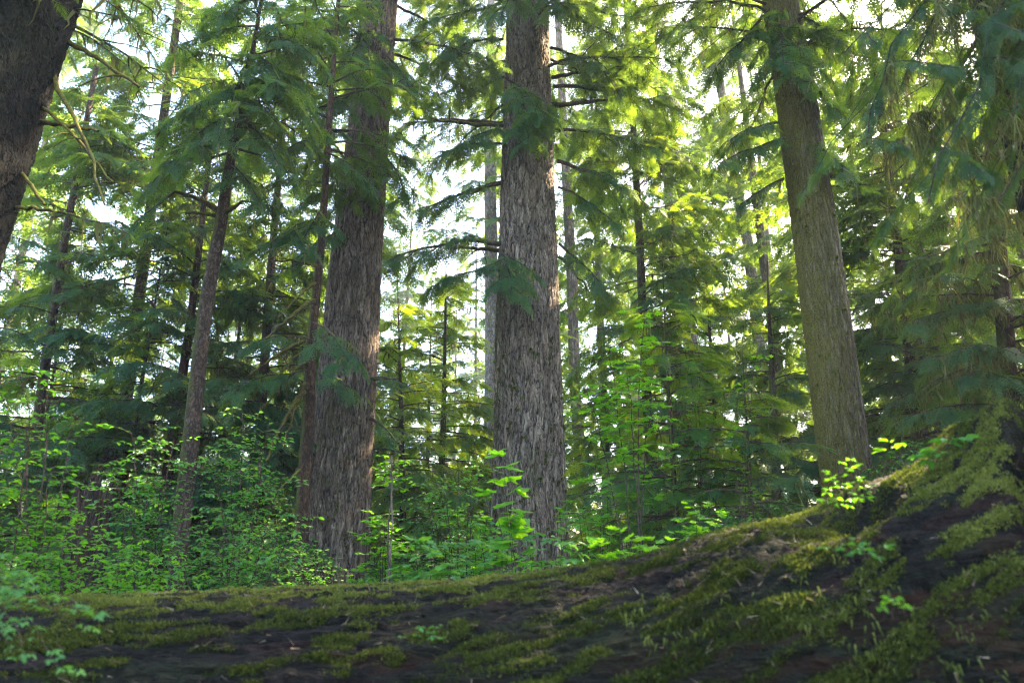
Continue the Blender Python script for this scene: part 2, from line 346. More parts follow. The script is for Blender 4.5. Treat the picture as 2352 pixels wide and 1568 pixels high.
def shrub(name, base, tips, label, cat, protos, size, mat, twigs=9, leaves=9, twig_len=0.5, r0=0.012, group=None, seed=0, tint=0.5, wood=None, start=0.3, bend=0.25, up=0.35, parent=None, gap=0.045, dens=2.0):
    rng = np.random.default_rng(seed + 100); base = np.asarray(base, float)
    t_ = parent or thing(name, base, label, cat, group); wd = Tubes(); O = []; X = []; S = []
    for tip in tips:
        tip = np.asarray(tip, float); b = base + rng.normal(0, .05, 3) * np.array([1, 1, 0])
        mid = b + (tip - b) * 0.5 + np.array([0, 0, 1.0]) * np.linalg.norm(tip - b) * bend * rng.uniform(.4, 1.2) - (tip - b) * np.array([.2, .2, 0])
        n = 12; path = bez(b, mid, tip, n); path[2:-1] += rng.normal(0, .012, (n - 3, 3)); wd.add(path, np.linspace(r0, r0 * .25, n), 5)
        twigs_ = int(twigs * dens)
        for i in range(twigs_):
            t = start + (1 - start) * (i + rng.uniform(0, .9)) / twigs_; f = t * (n - 1); k = min(int(f), n - 2); a = path[k] + (path[k + 1] - path[k]) * (f - k)
            az = rng.uniform(0, 2 * math.pi); l = twig_len * (1.1 - .6 * t) * rng.uniform(.5, 1.2)
            d = norm(np.array([math.cos(az), math.sin(az), up * rng.uniform(-.4, 1.6)])); e = a + d * l; e[2] -= l * .12
            tp = bez(a, (a + e) / 2 + np.array([0, 0, l * .12]), e, 5); wd.add(tp, np.linspace(r0 * .4, r0 * .12, 5), 3)
            m = max(2, min(leaves, int(l / gap)))
            for j in range(m):
                u = (j + .7) / m; g = u * 4; kk = min(int(g), 3); q = tp[kk] + (tp[kk + 1] - tp[kk]) * (g - kk)
                sd = 1 if j % 2 else -1; T = norm(tp[kk + 1] - tp[kk]); sv = norm(np.cross(T, [0, 0, 1.0])) * sd
                O.append(q); X.append(T * .6 + sv * rng.uniform(.4, 1.1) + np.array([0, 0, rng.uniform(-.5, .15)])); S.append(size * rng.uniform(.6, 1.2))
            O.append(e); X.append(d - np.array([0, 0, .2])); S.append(size)
    so = Soup(); U = np.tile([0, 0, 1.0], (len(O), 1)) + rng.normal(0, .28, (len(O), 3))
    place(so, protos, O, np.array(X), U, S, np.clip(rng.normal(tint, .16, len(O)), 0, 1), rng)
    wd.build('stem', wood or M_TWIG, t_); so.build('leaves', mat, t_)
    return t_

# ------------------------------------------------------------------ ground
def gz(x, y):
    h = 0.25 * mnoise.noise(Vector((x * .22, y * .22, 3.1))) + 0.1 * mnoise.noise(Vector((x * .8, y * .8, 1)))
    return h + 0.02 * max(0, y - 12) - 0.1
def make_ground():
    xs = np.concatenate([np.linspace(-300, -42, 14), np.linspace(-40, 40, 161), np.linspace(42, 300, 14)])
    ys = np.concatenate([np.linspace(-60, -4, 12), np.linspace(-3, 60, 150), np.linspace(63, 420, 20)])
    X, Y = np.meshgrid(xs, ys); V = np.array([[x, y, gz(x, y)] for x, y in zip(X.ravel(), Y.ravel())])
    nx = len(xs); i = np.arange(len(ys) - 1)[:, None] * nx; j = np.arange(nx - 1)[None]
    F = np.stack([i + j, i + j + 1, i + nx + j + 1, i + nx + j], -1).reshape(-1, 4)
    m, nt, out, N, L = newmat('forest_floor')
    tc = N('ShaderNodeTexCoord'); n1 = N('ShaderNodeTexNoise'); n1.inputs['Scale'].default_value = 1.3; n1.inputs['Detail'].default_value = 8; L(tc.outputs['Object'], n1.inputs['Vector'])
    r = ramp(N, [(0.3, (0.02, 0.014, 0.009)), (0.5, (0.05, 0.04, 0.018)), (0.7, (0.045, 0.07, 0.018))]); L(n1.outputs['Fac'], r.inputs[0])
    n2 = N('ShaderNodeTexNoise'); n2.inputs['Scale'].default_value = 22; n2.inputs['Detail'].default_value = 6; L(tc.outputs['Object'], n2.inputs['Vector'])
    bp = N('ShaderNodeBump'); bp.inputs['Distance'].default_value = .06; L(n2.outputs['Fac'], bp.inputs['Height'])
    p = N('ShaderNodeBsdfPrincipled'); p.inputs['Roughness'].default_value = .95; L(r.outputs[0], p.inputs['Base Color']); L(bp.outputs[0], p.inputs['Normal']); L(p.outputs[0], out.inputs[0])
    tag(link('ground', raw_mesh('ground', V, F, None, True), m), kind='structure')
make_ground()

# ------------------------------------------------------------------ trunks
def trunk(name, pts, parent, mat, ns=48, dz=0.15, lobes=0.03, flare=0.0, seed=0, ztop=None):
    """pts: rows of x, y, z, radius from the foot upward; one tapered, slightly fluted trunk"""
    pts = np.asarray(pts, float); rng = np.random.default_rng(seed)
    z0, z1 = pts[0, 2], pts[-1, 2]; n = max(4, int((z1 - z0) / dz)); z = np.linspace(z0, z1, n)
    c = np.stack([np.interp(z, pts[:, 2], pts[:, i]) for i in (0, 1, 3)], -1)
    k = max(1, int(.6 / dz))
    if n > 4 * k:
        ker = np.ones(2 * k + 1) / (2 * k + 1)
        for q in range(3):
            pad = np.pad(c[:, q], k, mode='reflect', reflect_type='odd'); c[:, q] = np.convolve(pad, ker, 'valid')
    a = np.linspace(0, 2 * math.pi, ns, endpoint=False)[None]; Z = z[:, None]; ph = rng.uniform(0, 6, 6)
    rr = 1 + lobes * (np.sin(3 * a + ph[0] + .15 * Z) + .7 * np.sin(5 * a + ph[1] - .2 * Z) + .5 * np.sin(8 * a + ph[2] + .3 * Z) + .5 * np.sin(1.7 * Z + ph[3] + a))
    if flare:
        f = np.exp(-(Z - z0) / flare); rr = rr + f * (.35 + .16 * np.sin(5 * a + ph[4]) + .1 * np.sin(9 * a + ph[5]))
    rad = c[:, 2][:, None] * rr
    V = np.stack([c[:, 0][:, None] + rad * np.cos(a), c[:, 1][:, None] + rad * np.sin(a), np.broadcast_to(Z, rad.shape)], -1).reshape(-1, 3)
    i = np.arange(n - 1)[:, None] * ns; j = np.arange(ns)[None]; j2 = (j + 1) % ns
    F = np.stack([i + j, i + j2, i + ns + j2, i + ns + j], -1).reshape(-1, 4)
    me = raw_mesh(name, V - base_of(parent), F, None, True)
    return link(name, me, mat, parent), (z, c)
def trunk_pts(px, d, foot=None, top=6.0, lean_y=0.0, zfoot=-0.2):
    """px: rows (px, py, width px) read on the picture, from the foot up; d: distance; extended to ground and up past the frame"""
    rows = []
    for q in px:
        p = P(q[0], q[1], d); rows.append([p[0], p[1], p[2], radius_at(p, q[2])])
    rows = np.array(rows)
    a, b = rows[0], rows[1]
    if a[2] > zfoot:
        t = (a[2] - zfoot) / (b[2] - a[2]); e = a - (b - a) * t; e[3] = a[3] * (1.0 + .03 * (a[2] - zfoot)); rows = np.vstack([e, rows])
    a, b = rows[-2], rows[-1]; t = top / (b[2] - a[2]); e = b + (b - a) * t; e[3] = b[3] * (max(.35, 1 - top * .02) if top > 2 else .12); rows = np.vstack([rows, e])
    return rows
def centre(tr, z):
    zz, c = tr; return np.array([np.interp(z, zz, c[:, 0]), np.interp(z, zz, c[:, 1]), z]), np.interp(z, zz, c[:, 2])

# ------------------------------------------------------------------ the fallen log
SIL = [(-1500, 1400, 3.75, .80), (-700, 1378, 3.65, .83), (0, 1364, 3.55, .86), (350, 1353, 3.5, .88), (650, 1346, 3.5, .9), (850, 1341, 3.5, .92), (1100, 1326, 3.48, .94), (1300, 1301, 3.46, .97),
       (1480, 1276, 3.44, 1.0), (1600, 1243, 3.42, 1.03), (1750, 1203, 3.4, 1.08), (1900, 1142, 3.38, 1.15), (2050, 1098, 3.36, 1.22), (2130, 1066, 3.34, 1.28), (2210, 1022, 3.32, 1.34),
       (2262, 962, 3.3, 1.42), (2300, 905, 3.3, 1.48), (2352, 885, 3.3, 1.52), (2600, 760, 3.3, 1.62), (3000, 640, 3.3, 1.75)]
_lx, _lz, _lr, _ly = [], [], [], []
for px, py, D, r in SIL:
    q = ray(px, py); mslope = q[2] / q[1]
    _lx.append(D * q[0] / q[1]); _lz.append(CAM[2] + D * mslope - r * math.sqrt(1 + mslope ** 2)); _lr.append(r); _ly.append(D)
def log_at(x): return np.interp(x, _lx, _ly), np.interp(x, _lx, _lz), np.interp(x, _lx, _lr)
def log_disp(x, th, r):
    a = th * r
    d = 0.045 * mnoise.fractal(Vector((x * .4, a * 1.6, 5.3)), .8, 2.1, 2)
    n1 = mnoise.noise(Vector((x * 2.2 + 1.2 * mnoise.noise(Vector((x * .7, a, 0))), a * 13.0 + .7 * math.sin(x * 1.3), 1.7)))
    d += 0.024 * min(1, abs(n1) * 5) + 0.010 * mnoise.noise(Vector((x * 6, a * 26, 9)))
    k = max(0.0, (x - 1.0) / 1.4)
    d += min(k, 1.2) * (0.07 * mnoise.noise(Vector((x * 1.0, a * 2.6, 7))) + .025 * mnoise.noise(Vector((x * 2.5, a * 7, 2))))
    if x > 1.1:
        h = mnoise.noise(Vector((x * 1.1, a * 1.5, 13))) - .05
        if h > 0: d -= min(1, (x - 1.1) / .6) * min(.26, h * 1.0)
    return d
def log_point(x, th, extra=0.0):
    y, z, r = log_at(x); rr = r + log_disp(x, th, r) - 0.03 + extra
    return np.array([x, y + rr * math.cos(th), z + rr * math.sin(th)])
log = thing('fallen_log', (0, 3.5, 0.9), 'huge fallen tree trunk covered in moss, lying across the whole foreground', 'log')
def make_log():
    xs = np.concatenate([np.linspace(-6.5, -4.2, 40), np.arange(-4.18, 3.6, .0135), np.linspace(3.62, 4.6, 20)])
    ns = 400; th = np.linspace(0, 2 * math.pi, ns, endpoint=False)
    V = np.empty((len(xs), ns, 3))
    for i, x in enumerate(xs):
        y, z, r = log_at(x)
        rr = np.array([r + log_disp(x, t, r) - .03 for t in th])
        V[i, :, 0] = x; V[i, :, 1] = y + rr * np.cos(th); V[i, :, 2] = z + rr * np.sin(th)
    n = len(xs); i = np.arange(n - 1)[:, None] * ns; j = np.arange(ns)[None]; j2 = (j + 1) % ns
    F = np.stack([i + j, i + j2, i + ns + j2, i + ns + j], -1).reshape(-1, 4)
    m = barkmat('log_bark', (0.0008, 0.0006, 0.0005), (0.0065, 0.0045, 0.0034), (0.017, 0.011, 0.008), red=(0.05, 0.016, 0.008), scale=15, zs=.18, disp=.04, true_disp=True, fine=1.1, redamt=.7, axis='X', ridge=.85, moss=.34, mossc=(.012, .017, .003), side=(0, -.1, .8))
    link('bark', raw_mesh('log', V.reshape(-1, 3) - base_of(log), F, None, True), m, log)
make_log()
def make_log_moss():
    rng = np.random.default_rng(11); so = Soup(); A = []; D = []; L = []; T = []
    n = 0
    while n < 520000:
        n += 1
        x = rng.uniform(-3.1, 3.0); th = rng.uniform(R(55), R(205))
        up = math.sin(th); y, z, r = log_at(x); a = th * r
        f = mnoise.fractal(Vector((x * 3.3 + 1.2 * mnoise.noise(Vector((x * .8, a, 4))), a * 14.0, 2.2)), .8, 2.2, 4)
        g = mnoise.noise(Vector((x * .7, a * 1.3, 8)))
        right = min(1, max(0, (x + .2) / 1.6)); left = min(1, max(0, (-x - 1.3) / 1.2))
        thr = .22 - (.22 * max(0, 1 - abs(x - .75) / .9) if up > .6 else 0) - .16 * max(0, up) ** 3 - .16 * right - .03 * left - .4 * g + .2 * mnoise.noise(Vector((x * 7, a * 12, 3)))
        if x > .7: thr += .40 * min(1, (x - .7) / 1.2) * (1 if up < .9 else -.1)
        if f < thr: continue
        p = log_point(x, th)
        k = rng.integers(3, 6)
        nrm = np.array([0, math.cos(th), math.sin(th)])
        for q in range(k):
            A.append(p + rng.normal(0, .006, 3)); d = nrm * .6 + np.array([0, 0, .35]) + rng.normal(0, .55, 3); D.append(d); L.append(rng.uniform(.005, .011) * (1 + .6 * min(1, (f - thr) * 3))); T.append(.14 + .45 * max(0, up) ** 2 - .12 * right + .5 * g + rng.normal(0, .15))  # tint lowered towards the right and lower flank, shade put into the colour
    A = np.array(A); D = norm(np.array(D)); L = np.array(L)[:, None]
    S = norm(np.cross(D, rng.normal(0, 1, (len(A), 3)))) * L * .28
    so.add(np.stack([A - S, A + S, A + D * L], 1), np.clip(T, 0, 1))
    # long hanging moss on the flank
    tp = []; tv = []
    for q in range(1300):
        x = rng.uniform(0.0, 3.3); th = rng.uniform(R(120), R(205)); 
        if mnoise.noise(Vector((x * 2.2, th * 3, 4))) < -.02: continue
        p = log_point(x, th, .01)
        for k in range(4):
            a = p + rng.normal(0, .012, 3); l = rng.uniform(.012, .04); s = np.array([.004, 0, 0]); e = a + np.array([rng.normal(0, .012), -.012, -l]); tp.append([a - s, a + s, e]); tv.append(rng.uniform(0, .6))
    so.add(np.array(tp), np.array(tv))
    print('log moss', so.count())
    so.build('moss', M_MOSSLEAF, log)
make_log_moss()
def log_litter():
    rng = np.random.default_rng(5); so = Soup(); T = []
    for q in range(1500):
        x = rng.uniform(-3.2, 3.2); th = rng.uniform(R(60), R(190)); p = log_point(x, th, .012); d = norm(rng.normal(0, 1, 3) * np.array([1, .5, .5])); l = rng.uniform(.015, .07)
        s = norm(np.cross(d, rng.normal(0, 1, 3))) * rng.uniform(.001, .003); T.append([p - s, p + s, p + d * l])
    so.add(np.array(T), rng.random(len(T)))
    m = leafmat('litter', (.10, .05, .025), (.2, .12, .07), (.32, .24, .17), amount=.1)
    tag(so.build('needle_litter', m), 'dry brown needles and twigs strewn on the fallen log', 'litter', kind='stuff')
log_litter()

# ------------------------------------------------------------------ growing conifers
def grow(B, path_z, path_c, h0, h1, nb, rmax, slen=.6, lichen=.2, droop=.35, tint=.5, low_ratio=.75, seed=0, azbias=None, top=None, gap=.18, dens=.9, r0=.03, sag=-.18, mint=.25):
    rng = np.random.default_rng(seed + 500); top = top or h1 * 1.05
    for i in range(nb):
        h = h0 + (h1 - h0) * (i + rng.random()) / nb
        az = rng.uniform(0, 2 * math.pi) if azbias is None else R(azbias[0] + rng.normal(0, azbias[1]))
        q = (h - h0) / max(.1, top - h0); l = rmax * (low_ratio + (1 - low_ratio) * min(1, q * 4)) * max(.08, 1 - q) ** .6 * rng.uniform(.6, 1.15)
        c = np.array([np.interp(h, path_z, path_c[:, 0]), np.interp(h, path_z, path_c[:, 1]), h])
        d = np.array([math.cos(az), math.sin(az), 0])
        e = c + d * l + np.array([0, 0, l * (sag + .25 * q + rng.normal(0, .08))])
        B.bough(c, e, .12, r0 * (.5 + .5 * (1 - q)) * min(1, l / 1.5 + .3), slen, mint, 0, tint + rng.normal(0, .08), lichen, gap, None, .9, droop, dens)
def finish(B, t_, mat=M_NEEDLE, wood=M_TWIG, crown='crown'):
    so = Soup(); B.needles(so)
    if B.wood.V: B.wood.build('branchwood', wood, t_)
    so.build(crown, mat, t_)
    if B.hang.t: B.hang.build('hanging_lichen', M_LICHEN, t_)
    print(t_.name, 'tris', so.count(), 'lichen', B.hang.count() if B.hang.t else 0)
def limb(t_, px0, px1, arch=.1, r=.05, mat=M_LIMB, n=14, seed=0, kinks=.03, fuzz=True, twigs=3):
    """a bare mossy limb, as a part; px: (px, py, distance)"""
    rng = np.random.default_rng(seed + int(px0[0] * 7 + px0[1])); a = P(*px0); b = P(*px1); L = np.linalg.norm(b - a)
    path = bez(a, (a + b) / 2 + np.array([0, 0, arch]) * L, b, n); path[1:-1] += rng.normal(0, kinks * L / 3, (n - 2, 3))
    tb = Tubes(); tb.add(path, np.linspace(r, r * .35, n) * (1 + .25 * rng.random(n)), 8)
    for k in range(twigs):
        i = rng.integers(n // 3, n - 1); e = path[i] + np.array([rng.normal(0, .5), rng.normal(0, .5), rng.uniform(-.6, .3)]) * L * .35
        tb.add(bez(path[i], (path[i] + e) / 2 + np.array([0, 0, .08 * L]), e, 7), np.linspace(r * .4, r * .12, 7), 5)
    o = tb.build('limb', mat, t_)
    if fuzz:
        so = Soup(); hang(so, rng, path, 1.0, .03, .16, .012, 90)
        m = int(L * 260); f = rng.random(m) * (n - 1.001); i = f.astype(int); p = path[i] + (path[i + 1] - path[i]) * (f - i)[:, None]
        rr = np.interp(f, [0, n - 1], [r, r * .35])[:, None]; d = norm(rng.normal(0, 1, (m, 3)) + np.array([0, 0, .5])); p = p + d * rr * .9
        s = norm(np.cross(d, rng.normal(0, 1, (m, 3)))) * .007; so.add(np.stack([p - s, p + s, p + d * rng.uniform(.015, .045, (m, 1))], 1), rng.uniform(.1, 1, m))
        f_ = so.build('moss', M_MOSSLEAF, o)
    return path
def tufts(t_, tr, d, boxes, n, seed, size=.05):
    """small round moss cushions stuck on the bark of the side that faces the open ground"""
    rng = np.random.default_rng(seed); so = Soup()
    for k in range(n):
        z = rng.uniform(*boxes); c, r = centre(tr, z); az = R(rng.uniform(185, 355)); p = c + np.array([math.cos(az), math.sin(az), 0]) * r * 1.01
        s = size * rng.uniform(.4, 1.3); m = 70; dd = norm(rng.normal(0, 1, (m, 3)) + np.array([math.cos(az), math.sin(az), .2]) * .8); a = p + dd * s * .3
        w_ = norm(np.cross(dd, rng.normal(0, 1, (m, 3)))) * s * .13; so.add(np.stack([a - w_, a + w_, a + dd * s * .8], 1), rng.uniform(.1, .9, m))
    so.build('moss_tuft', M_MOSSLEAF, t_)

# ---- the broad tree in the middle
def foot(px, py, d, z=0): p = P(px, py, d); return (p[0], p[1], z)
T1 = thing('spruce_tree', foot(1216, 1300, 16), 'broad straight grey trunk in the middle, its bark in plates dotted with moss', 'tree')
o, tr1 = trunk('trunk', trunk_pts([(1216, 1300, 178), (1216, 1100, 167), (1213, 784, 148), (1213, 500, 127), (1212, 300, 114), (1213, 100, 99), (1208, -60, 92)], 16, top=14), T1, M_BIG, ns=330, dz=.035, lobes=.012, flare=.7, seed=1)
tufts(T1, tr1, 16, (1.2, 6.5), 110, 4, .055)
B = Boughs(np.random.default_rng(21), SPRAY_HI)
def bg_(B, a, b, **k): B.bough(P(*a), P(*b), **k)
for a, b, k in [((1160, 285, 16), (925, 285, 14.6), dict(dens=.45, r0=.07, t0=.45)), ((1150, 420, 15.6), (960, 480, 14.6), dict(r0=.06)), ((1148, 560, 15.6), (900, 590, 14.2), dict(r0=.07)),
                ((1150, 575, 15.2), (1175, 670, 13.6), dict(r0=.04)), ((1160, 180, 15.2), (1235, 270, 13.9), dict(r0=.03)), ((1155, 90, 15.6), (985, 150, 14.4), dict(r0=.04)), ((1158, 230, 15.4), (1215, 330, 14.0), dict(r0=.03)),
                ((1160, 20, 15.5), (960, 60, 14.5), dict(r0=.04)), ((1155, 330, 15.7), (1010, 350, 14.5), dict(r0=.04)), ((1150, 620, 15.5), (990, 660, 14.6), dict(r0=.03)), ((1150, 300, 15.8), (1060, 330, 14.9), dict(r0=.03)),
                ((1262, 30, 15.5), (1430, 90, 14.6), dict(r0=.05)), ((1265, 110, 15.6), (1400, 180, 14.8), dict(r0=.05)), ((1275, 300, 15.8), (1500, 340, 15.0), dict(r0=.05)), ((1280, 370, 15.8), (1500, 480, 15.2), dict(r0=.06)),
                ((1270, 200, 15.8), (1560, 250, 15.6), dict(r0=.06)), ((1282, 430, 16), (1420, 520, 15.4), dict(r0=.04)), ((1285, 560, 16), (1400, 680, 15.3), dict(r0=.04, dens=.7)), ((1200, -60, 14.8), (1150, 40, 13.5), dict(r0=.04)),
                ((1230, -60, 14.8), (1290, 30, 13.5), dict(r0=.04)), ((1265, 150, 16.5), (1480, 130, 17.2), dict(r0=.05)), ((1160, 140, 16.5), (980, 240, 17.2), dict(r0=.05))]:
    bg_(B, a, b, slen=.6, lichen=.35, gap=.13, tint=.5, **k)
grow(B, *tr1, 14, 29, 72, 5.6, .6, .3, seed=2, gap=.22, r0=.05)  # high crown, largely out of frame, extended to shade the near left trunk
limb(T1, (1268, 242, 15.9), (1395, 228, 15.2), -.03, .075); limb(T1, (1268, 178, 15.9), (1400, 168, 15.4), .1, .05)
limb(T1, (1150, 420, 15.9), (1085, 445, 15.3), .1, .06); limb(T1, (1160, 288, 15.8), (945, 268, 14.7), -.04, .055)
limb(T1, (1145, 575, 15.8), (1040, 570, 15.2), .06, .06); limb(T1, (1285, 590, 15.8), (1352, 670, 15.2), .12, .04)
finish(B, T1)

# ---- the broad dark tree left of it
T2 = thing('spruce_tree', foot(767, 1340, 15), 'broad dark furrowed trunk left of the middle trunk, foliage across its upper part', 'tree')
o, tr2 = trunk('trunk', trunk_pts([(766, 1340, 152), (778, 1100, 144), (803, 784, 127), (822, 540, 111), (846, 300, 92), (864, 100, 84), (878, -60, 80)], 15, top=12), T2, M_BIG2, ns=330, dz=.035, lobes=.014, flare=.6, seed=3)
tufts(T2, tr2, 15, (.9, 4.2), 50, 8, .05)
B = Boughs(np.random.default_rng(22), SPRAY_HI)
for a, b, k in [((800, 440, 14.6), (690, 470, 13.6), {}), ((860, 60, 14.4), (800, 180, 12.8), {}), ((850, 180, 14.4), (760, 260, 12.8), {}), ((845, 350, 14.6), (740, 400, 13.3), {}),
                ((870, 20, 14.4), (760, 60, 13), {}), ((880, 120, 14.6), (960, 250, 13.6), {}), ((875, 350, 14.8), (940, 470, 14.2), dict(dens=.7)), ((800, 520, 14.6), (680, 610, 13.4), {}), ((850, 870, 14.8), (930, 880, 14.2), dict(dens=.8)),
                ((735, 860, 14.4), (800, 900, 13.2), dict(dens=.7)), ((850, 960, 14.8), (905, 1010, 14.4), dict(dens=.5)), ((800, 300, 14.6), (690, 330, 13.5), {})]:
    bg_(B, a, b, slen=.6, lichen=.3, gap=.13, tint=.45, r0=.04, **k)
grow(B, *tr2, 14, 26, 50, 4.6, .6, .3, seed=5, gap=.22, r0=.05)
limb(T2, (850, 870, 14.9), (905, 885, 14.4), .1, .04)
finish(B, T2)

# ---- the leaning mossy tree on the right
T3 = thing('spruce_tree', foot(1947, 1150, 12.5), 'slender leaning trunk on the right, brown-mossed on one side and pale ridged on the other', 'tree')
o, tr3 = trunk('trunk', trunk_pts([(1950, 1150, 112), (1913, 847, 104), (1868, 500, 94), (1832, 250, 86), (1791, 0, 74), (1775, -100, 70)], 12.5, top=15), T3, M_MOSSY, ns=300, dz=.03, lobes=.012, flare=.4, seed=6)
tufts(T3, tr3, 12.5, (2, 9), 60, 9, .05)
B = Boughs(np.random.default_rng(23), SPRAY_HI)
for a, b, k in [((1790, 60, 12.2), (1800, 150, 10.9), {}), ((1800, 100, 12.2), (1850, 190, 10.9), {}), ((1790, 280, 12.4), (1680, 320, 11.6), {}), ((1800, 320, 12.3), (1640, 380, 11.6), dict(dens=.8)), ((1840, 300, 12.4), (1960, 400, 11.6), {}),
                ((1770, 20, 12.4), (1650, 150, 11.8), dict(dens=.7)), ((1830, 30, 12.4), (1950, 110, 11.5), {}), ((1860, 440, 12.6), (1990, 430, 12.2), dict(dens=.5)), ((1820, 180, 12.4), (1930, 260, 11.6), {}), ((1800, 410, 12.4), (1700, 470, 12), dict(dens=.8)), ((1840, 120, 12.2), (1900, 60, 11.2), {})]:
    bg_(B, a, b, slen=.5, lichen=.9, gap=.12, tint=.42, r0=.035, **k)
grow(B, *tr3, 12, 26, 95, 5.8, .5, .5, seed=7, gap=.2, r0=.04)  # upper crown, mostly unseen, widened and thickened to keep sun off the near left trunk
limb(T3, (1905, 400, 12.4), (1998, 425, 11.8), -.1, .045)
finish(B, T3)

# ---- the near trunk at the left edge
T4 = thing('hemlock_tree', foot(-330, 1500, 5.6), 'near shadowed trunk cut off by the left edge, with short mossy branches', 'tree')
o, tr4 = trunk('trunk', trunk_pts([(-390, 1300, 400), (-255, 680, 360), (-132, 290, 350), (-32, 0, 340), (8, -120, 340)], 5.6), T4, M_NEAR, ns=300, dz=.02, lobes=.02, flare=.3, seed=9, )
for a, b, r in [((60, 283, 5.9), (225, 302, 5.6), .03), ((110, 150, 5.9), (240, 470, 5.3), .024), ((60, 215, 5.9), (262, 420, 5.5), .02), ((20, 370, 5.9), (102, 470, 5.6), .026), ((10, 478, 5.9), (180, 498, 5.5), .02), ((110, 80, 6.0), (320, 200, 5.7), .03)]:
    limb(T4, a, b, .06, r, twigs=1, kinks=.02)
B = Boughs(np.random.default_rng(24), SPRAY_NEAR)
for a, b in [((140, 20, 6.0), (330, 60, 5.8)), ((120, 500, 5.7), (300, 540, 5.4)), ((140, -60, 6.0), (380, -20, 6.0)), ((140, 60, 6.2), (290, 150, 6.0))]:
    bg_(B, a, b, slen=.14, lichen=.5, gap=.045, tint=.4, r0=.012, dens=.8)
grow(B, *tr4, 6.8, 12, 12, 3.0, .17, .4, seed=9, gap=.09, r0=.03, tint=.35)
finish(B, T4)

# ---- thin trunks left
T5 = thing('hemlock_tree', foot(415, 1220, 11), 'thin mottled trunk on the left, forking into mossy limbs under the foliage', 'tree')
o, tr5 = trunk('trunk', trunk_pts([(415, 1220, 40), (441, 976, 36), (465, 753, 31), (481, 648, 31), (512, 486, 26), (522, 400, 22), (575, 150, 11), (600, 0, 7)], 11), T5, M_THIN, ns=40, dz=.06, lobes=.03, flare=.3, seed=10)
limb(T5, (508, 490, 11), (402, 440, 10.7), .14, .055, twigs=1); limb(T5, (510, 488, 11), (556, 462, 10.8), -.12, .055, twigs=1); limb(T5, (500, 497, 11), (425, 490, 10.7), .1, .04, twigs=1); limb(T5, (515, 430, 11), (470, 445, 10.8), .1, .03, twigs=1)
B = Boughs(np.random.default_rng(25), SPRAY_HI)
for a, b in [((560, 200, 11), (380, 280, 10)), ((565, 180, 11), (700, 260, 10.2)), ((550, 260, 11), (400, 380, 9.8)), ((550, 270, 10.9), (640, 380, 9.7)), ((590, 60, 11), (420, 100, 10)), ((590, 80, 11), (720, 130, 10.1)), ((570, 150, 11), (500, 330, 9.5)),
             ((540, 320, 11), (350, 420, 10.2)), ((530, 380, 11), (600, 470, 10)), ((600, 0, 11), (500, 40, 9.8)), ((556, 462, 10.8), (640, 480, 10.6)), ((402, 440, 10.7), (300, 520, 10.4)), ((580, 120, 11), (650, 200, 9.6))]:
    bg_(B, a, b, slen=.48, lichen=.8, gap=.11, tint=.45, r0=.022, dens=.95)
grow(B, *tr5, 8.6, 13, 26, 2.4, .5, .5, seed=11, gap=.18)
finish(B, T5)
T6 = thing('hemlock_tree', foot(687, 1273, 12.5), 'thin reddish trunk just left of the broad dark one, long mossy limbs drooping leftward', 'tree')
o, tr6 = trunk('trunk', trunk_pts([(686, 1300, 33), (708, 961, 29), (715, 778, 22), (727, 675, 19), (740, 540, 18), (756, 281, 14), (770, 100, 10)], 12.5), T6, M_THINRED, ns=40, dz=.06, lobes=.03, flare=.3, seed=12)
for a, b, ar, r in [((722, 690, 12.4), (600, 790, 11.8), .1, .04), ((728, 610, 12.4), (620, 600, 11.8), .1, .035), ((735, 520, 12.4), (590, 600, 11.9), .12, .035), ((708, 780, 12.4), (560, 870, 11.9), .1, .035), ((706, 830, 12.4), (590, 960, 11.8), .15, .04),
                    ((700, 900, 12.4), (610, 1060, 11.8), .2, .045), ((725, 650, 12.4), (640, 730, 11.9), .1, .03), ((703, 880, 12.4), (650, 1030, 12), .2, .035), ((690, 1080, 12.4), (620, 1150, 12), .1, .03), ((712, 800, 12.4), (630, 880, 12), .2, .03)]:
    limb(T6, a, b, ar, r, twigs=4)
B = Boughs(np.random.default_rng(26), SPRAY_HI)
for a, b in [((715, 780, 12.3), (560, 800, 11)), ((720, 740, 12.3), (800, 830, 11)), ((735, 500, 12.3), (620, 560, 11)), ((755, 300, 12.3), (650, 350, 11.2)), ((705, 850, 12.3), (520, 900, 11.2)), ((750, 350, 12.3), (860, 430, 12)), ((740, 480, 12.3), (690, 560, 11.2)), ((745, 420, 12.3), (600, 430, 11.3)), ((760, 200, 12.3), (600, 200, 11.5))]:
    bg_(B, a, b, slen=.5, lichen=1.1, gap=.12, tint=.45, r0=.022, dens=.85)
grow(B, *tr6, 9.5, 14, 26, 2.4, .5, .4, seed=13, gap=.18)
finish(B, T6)

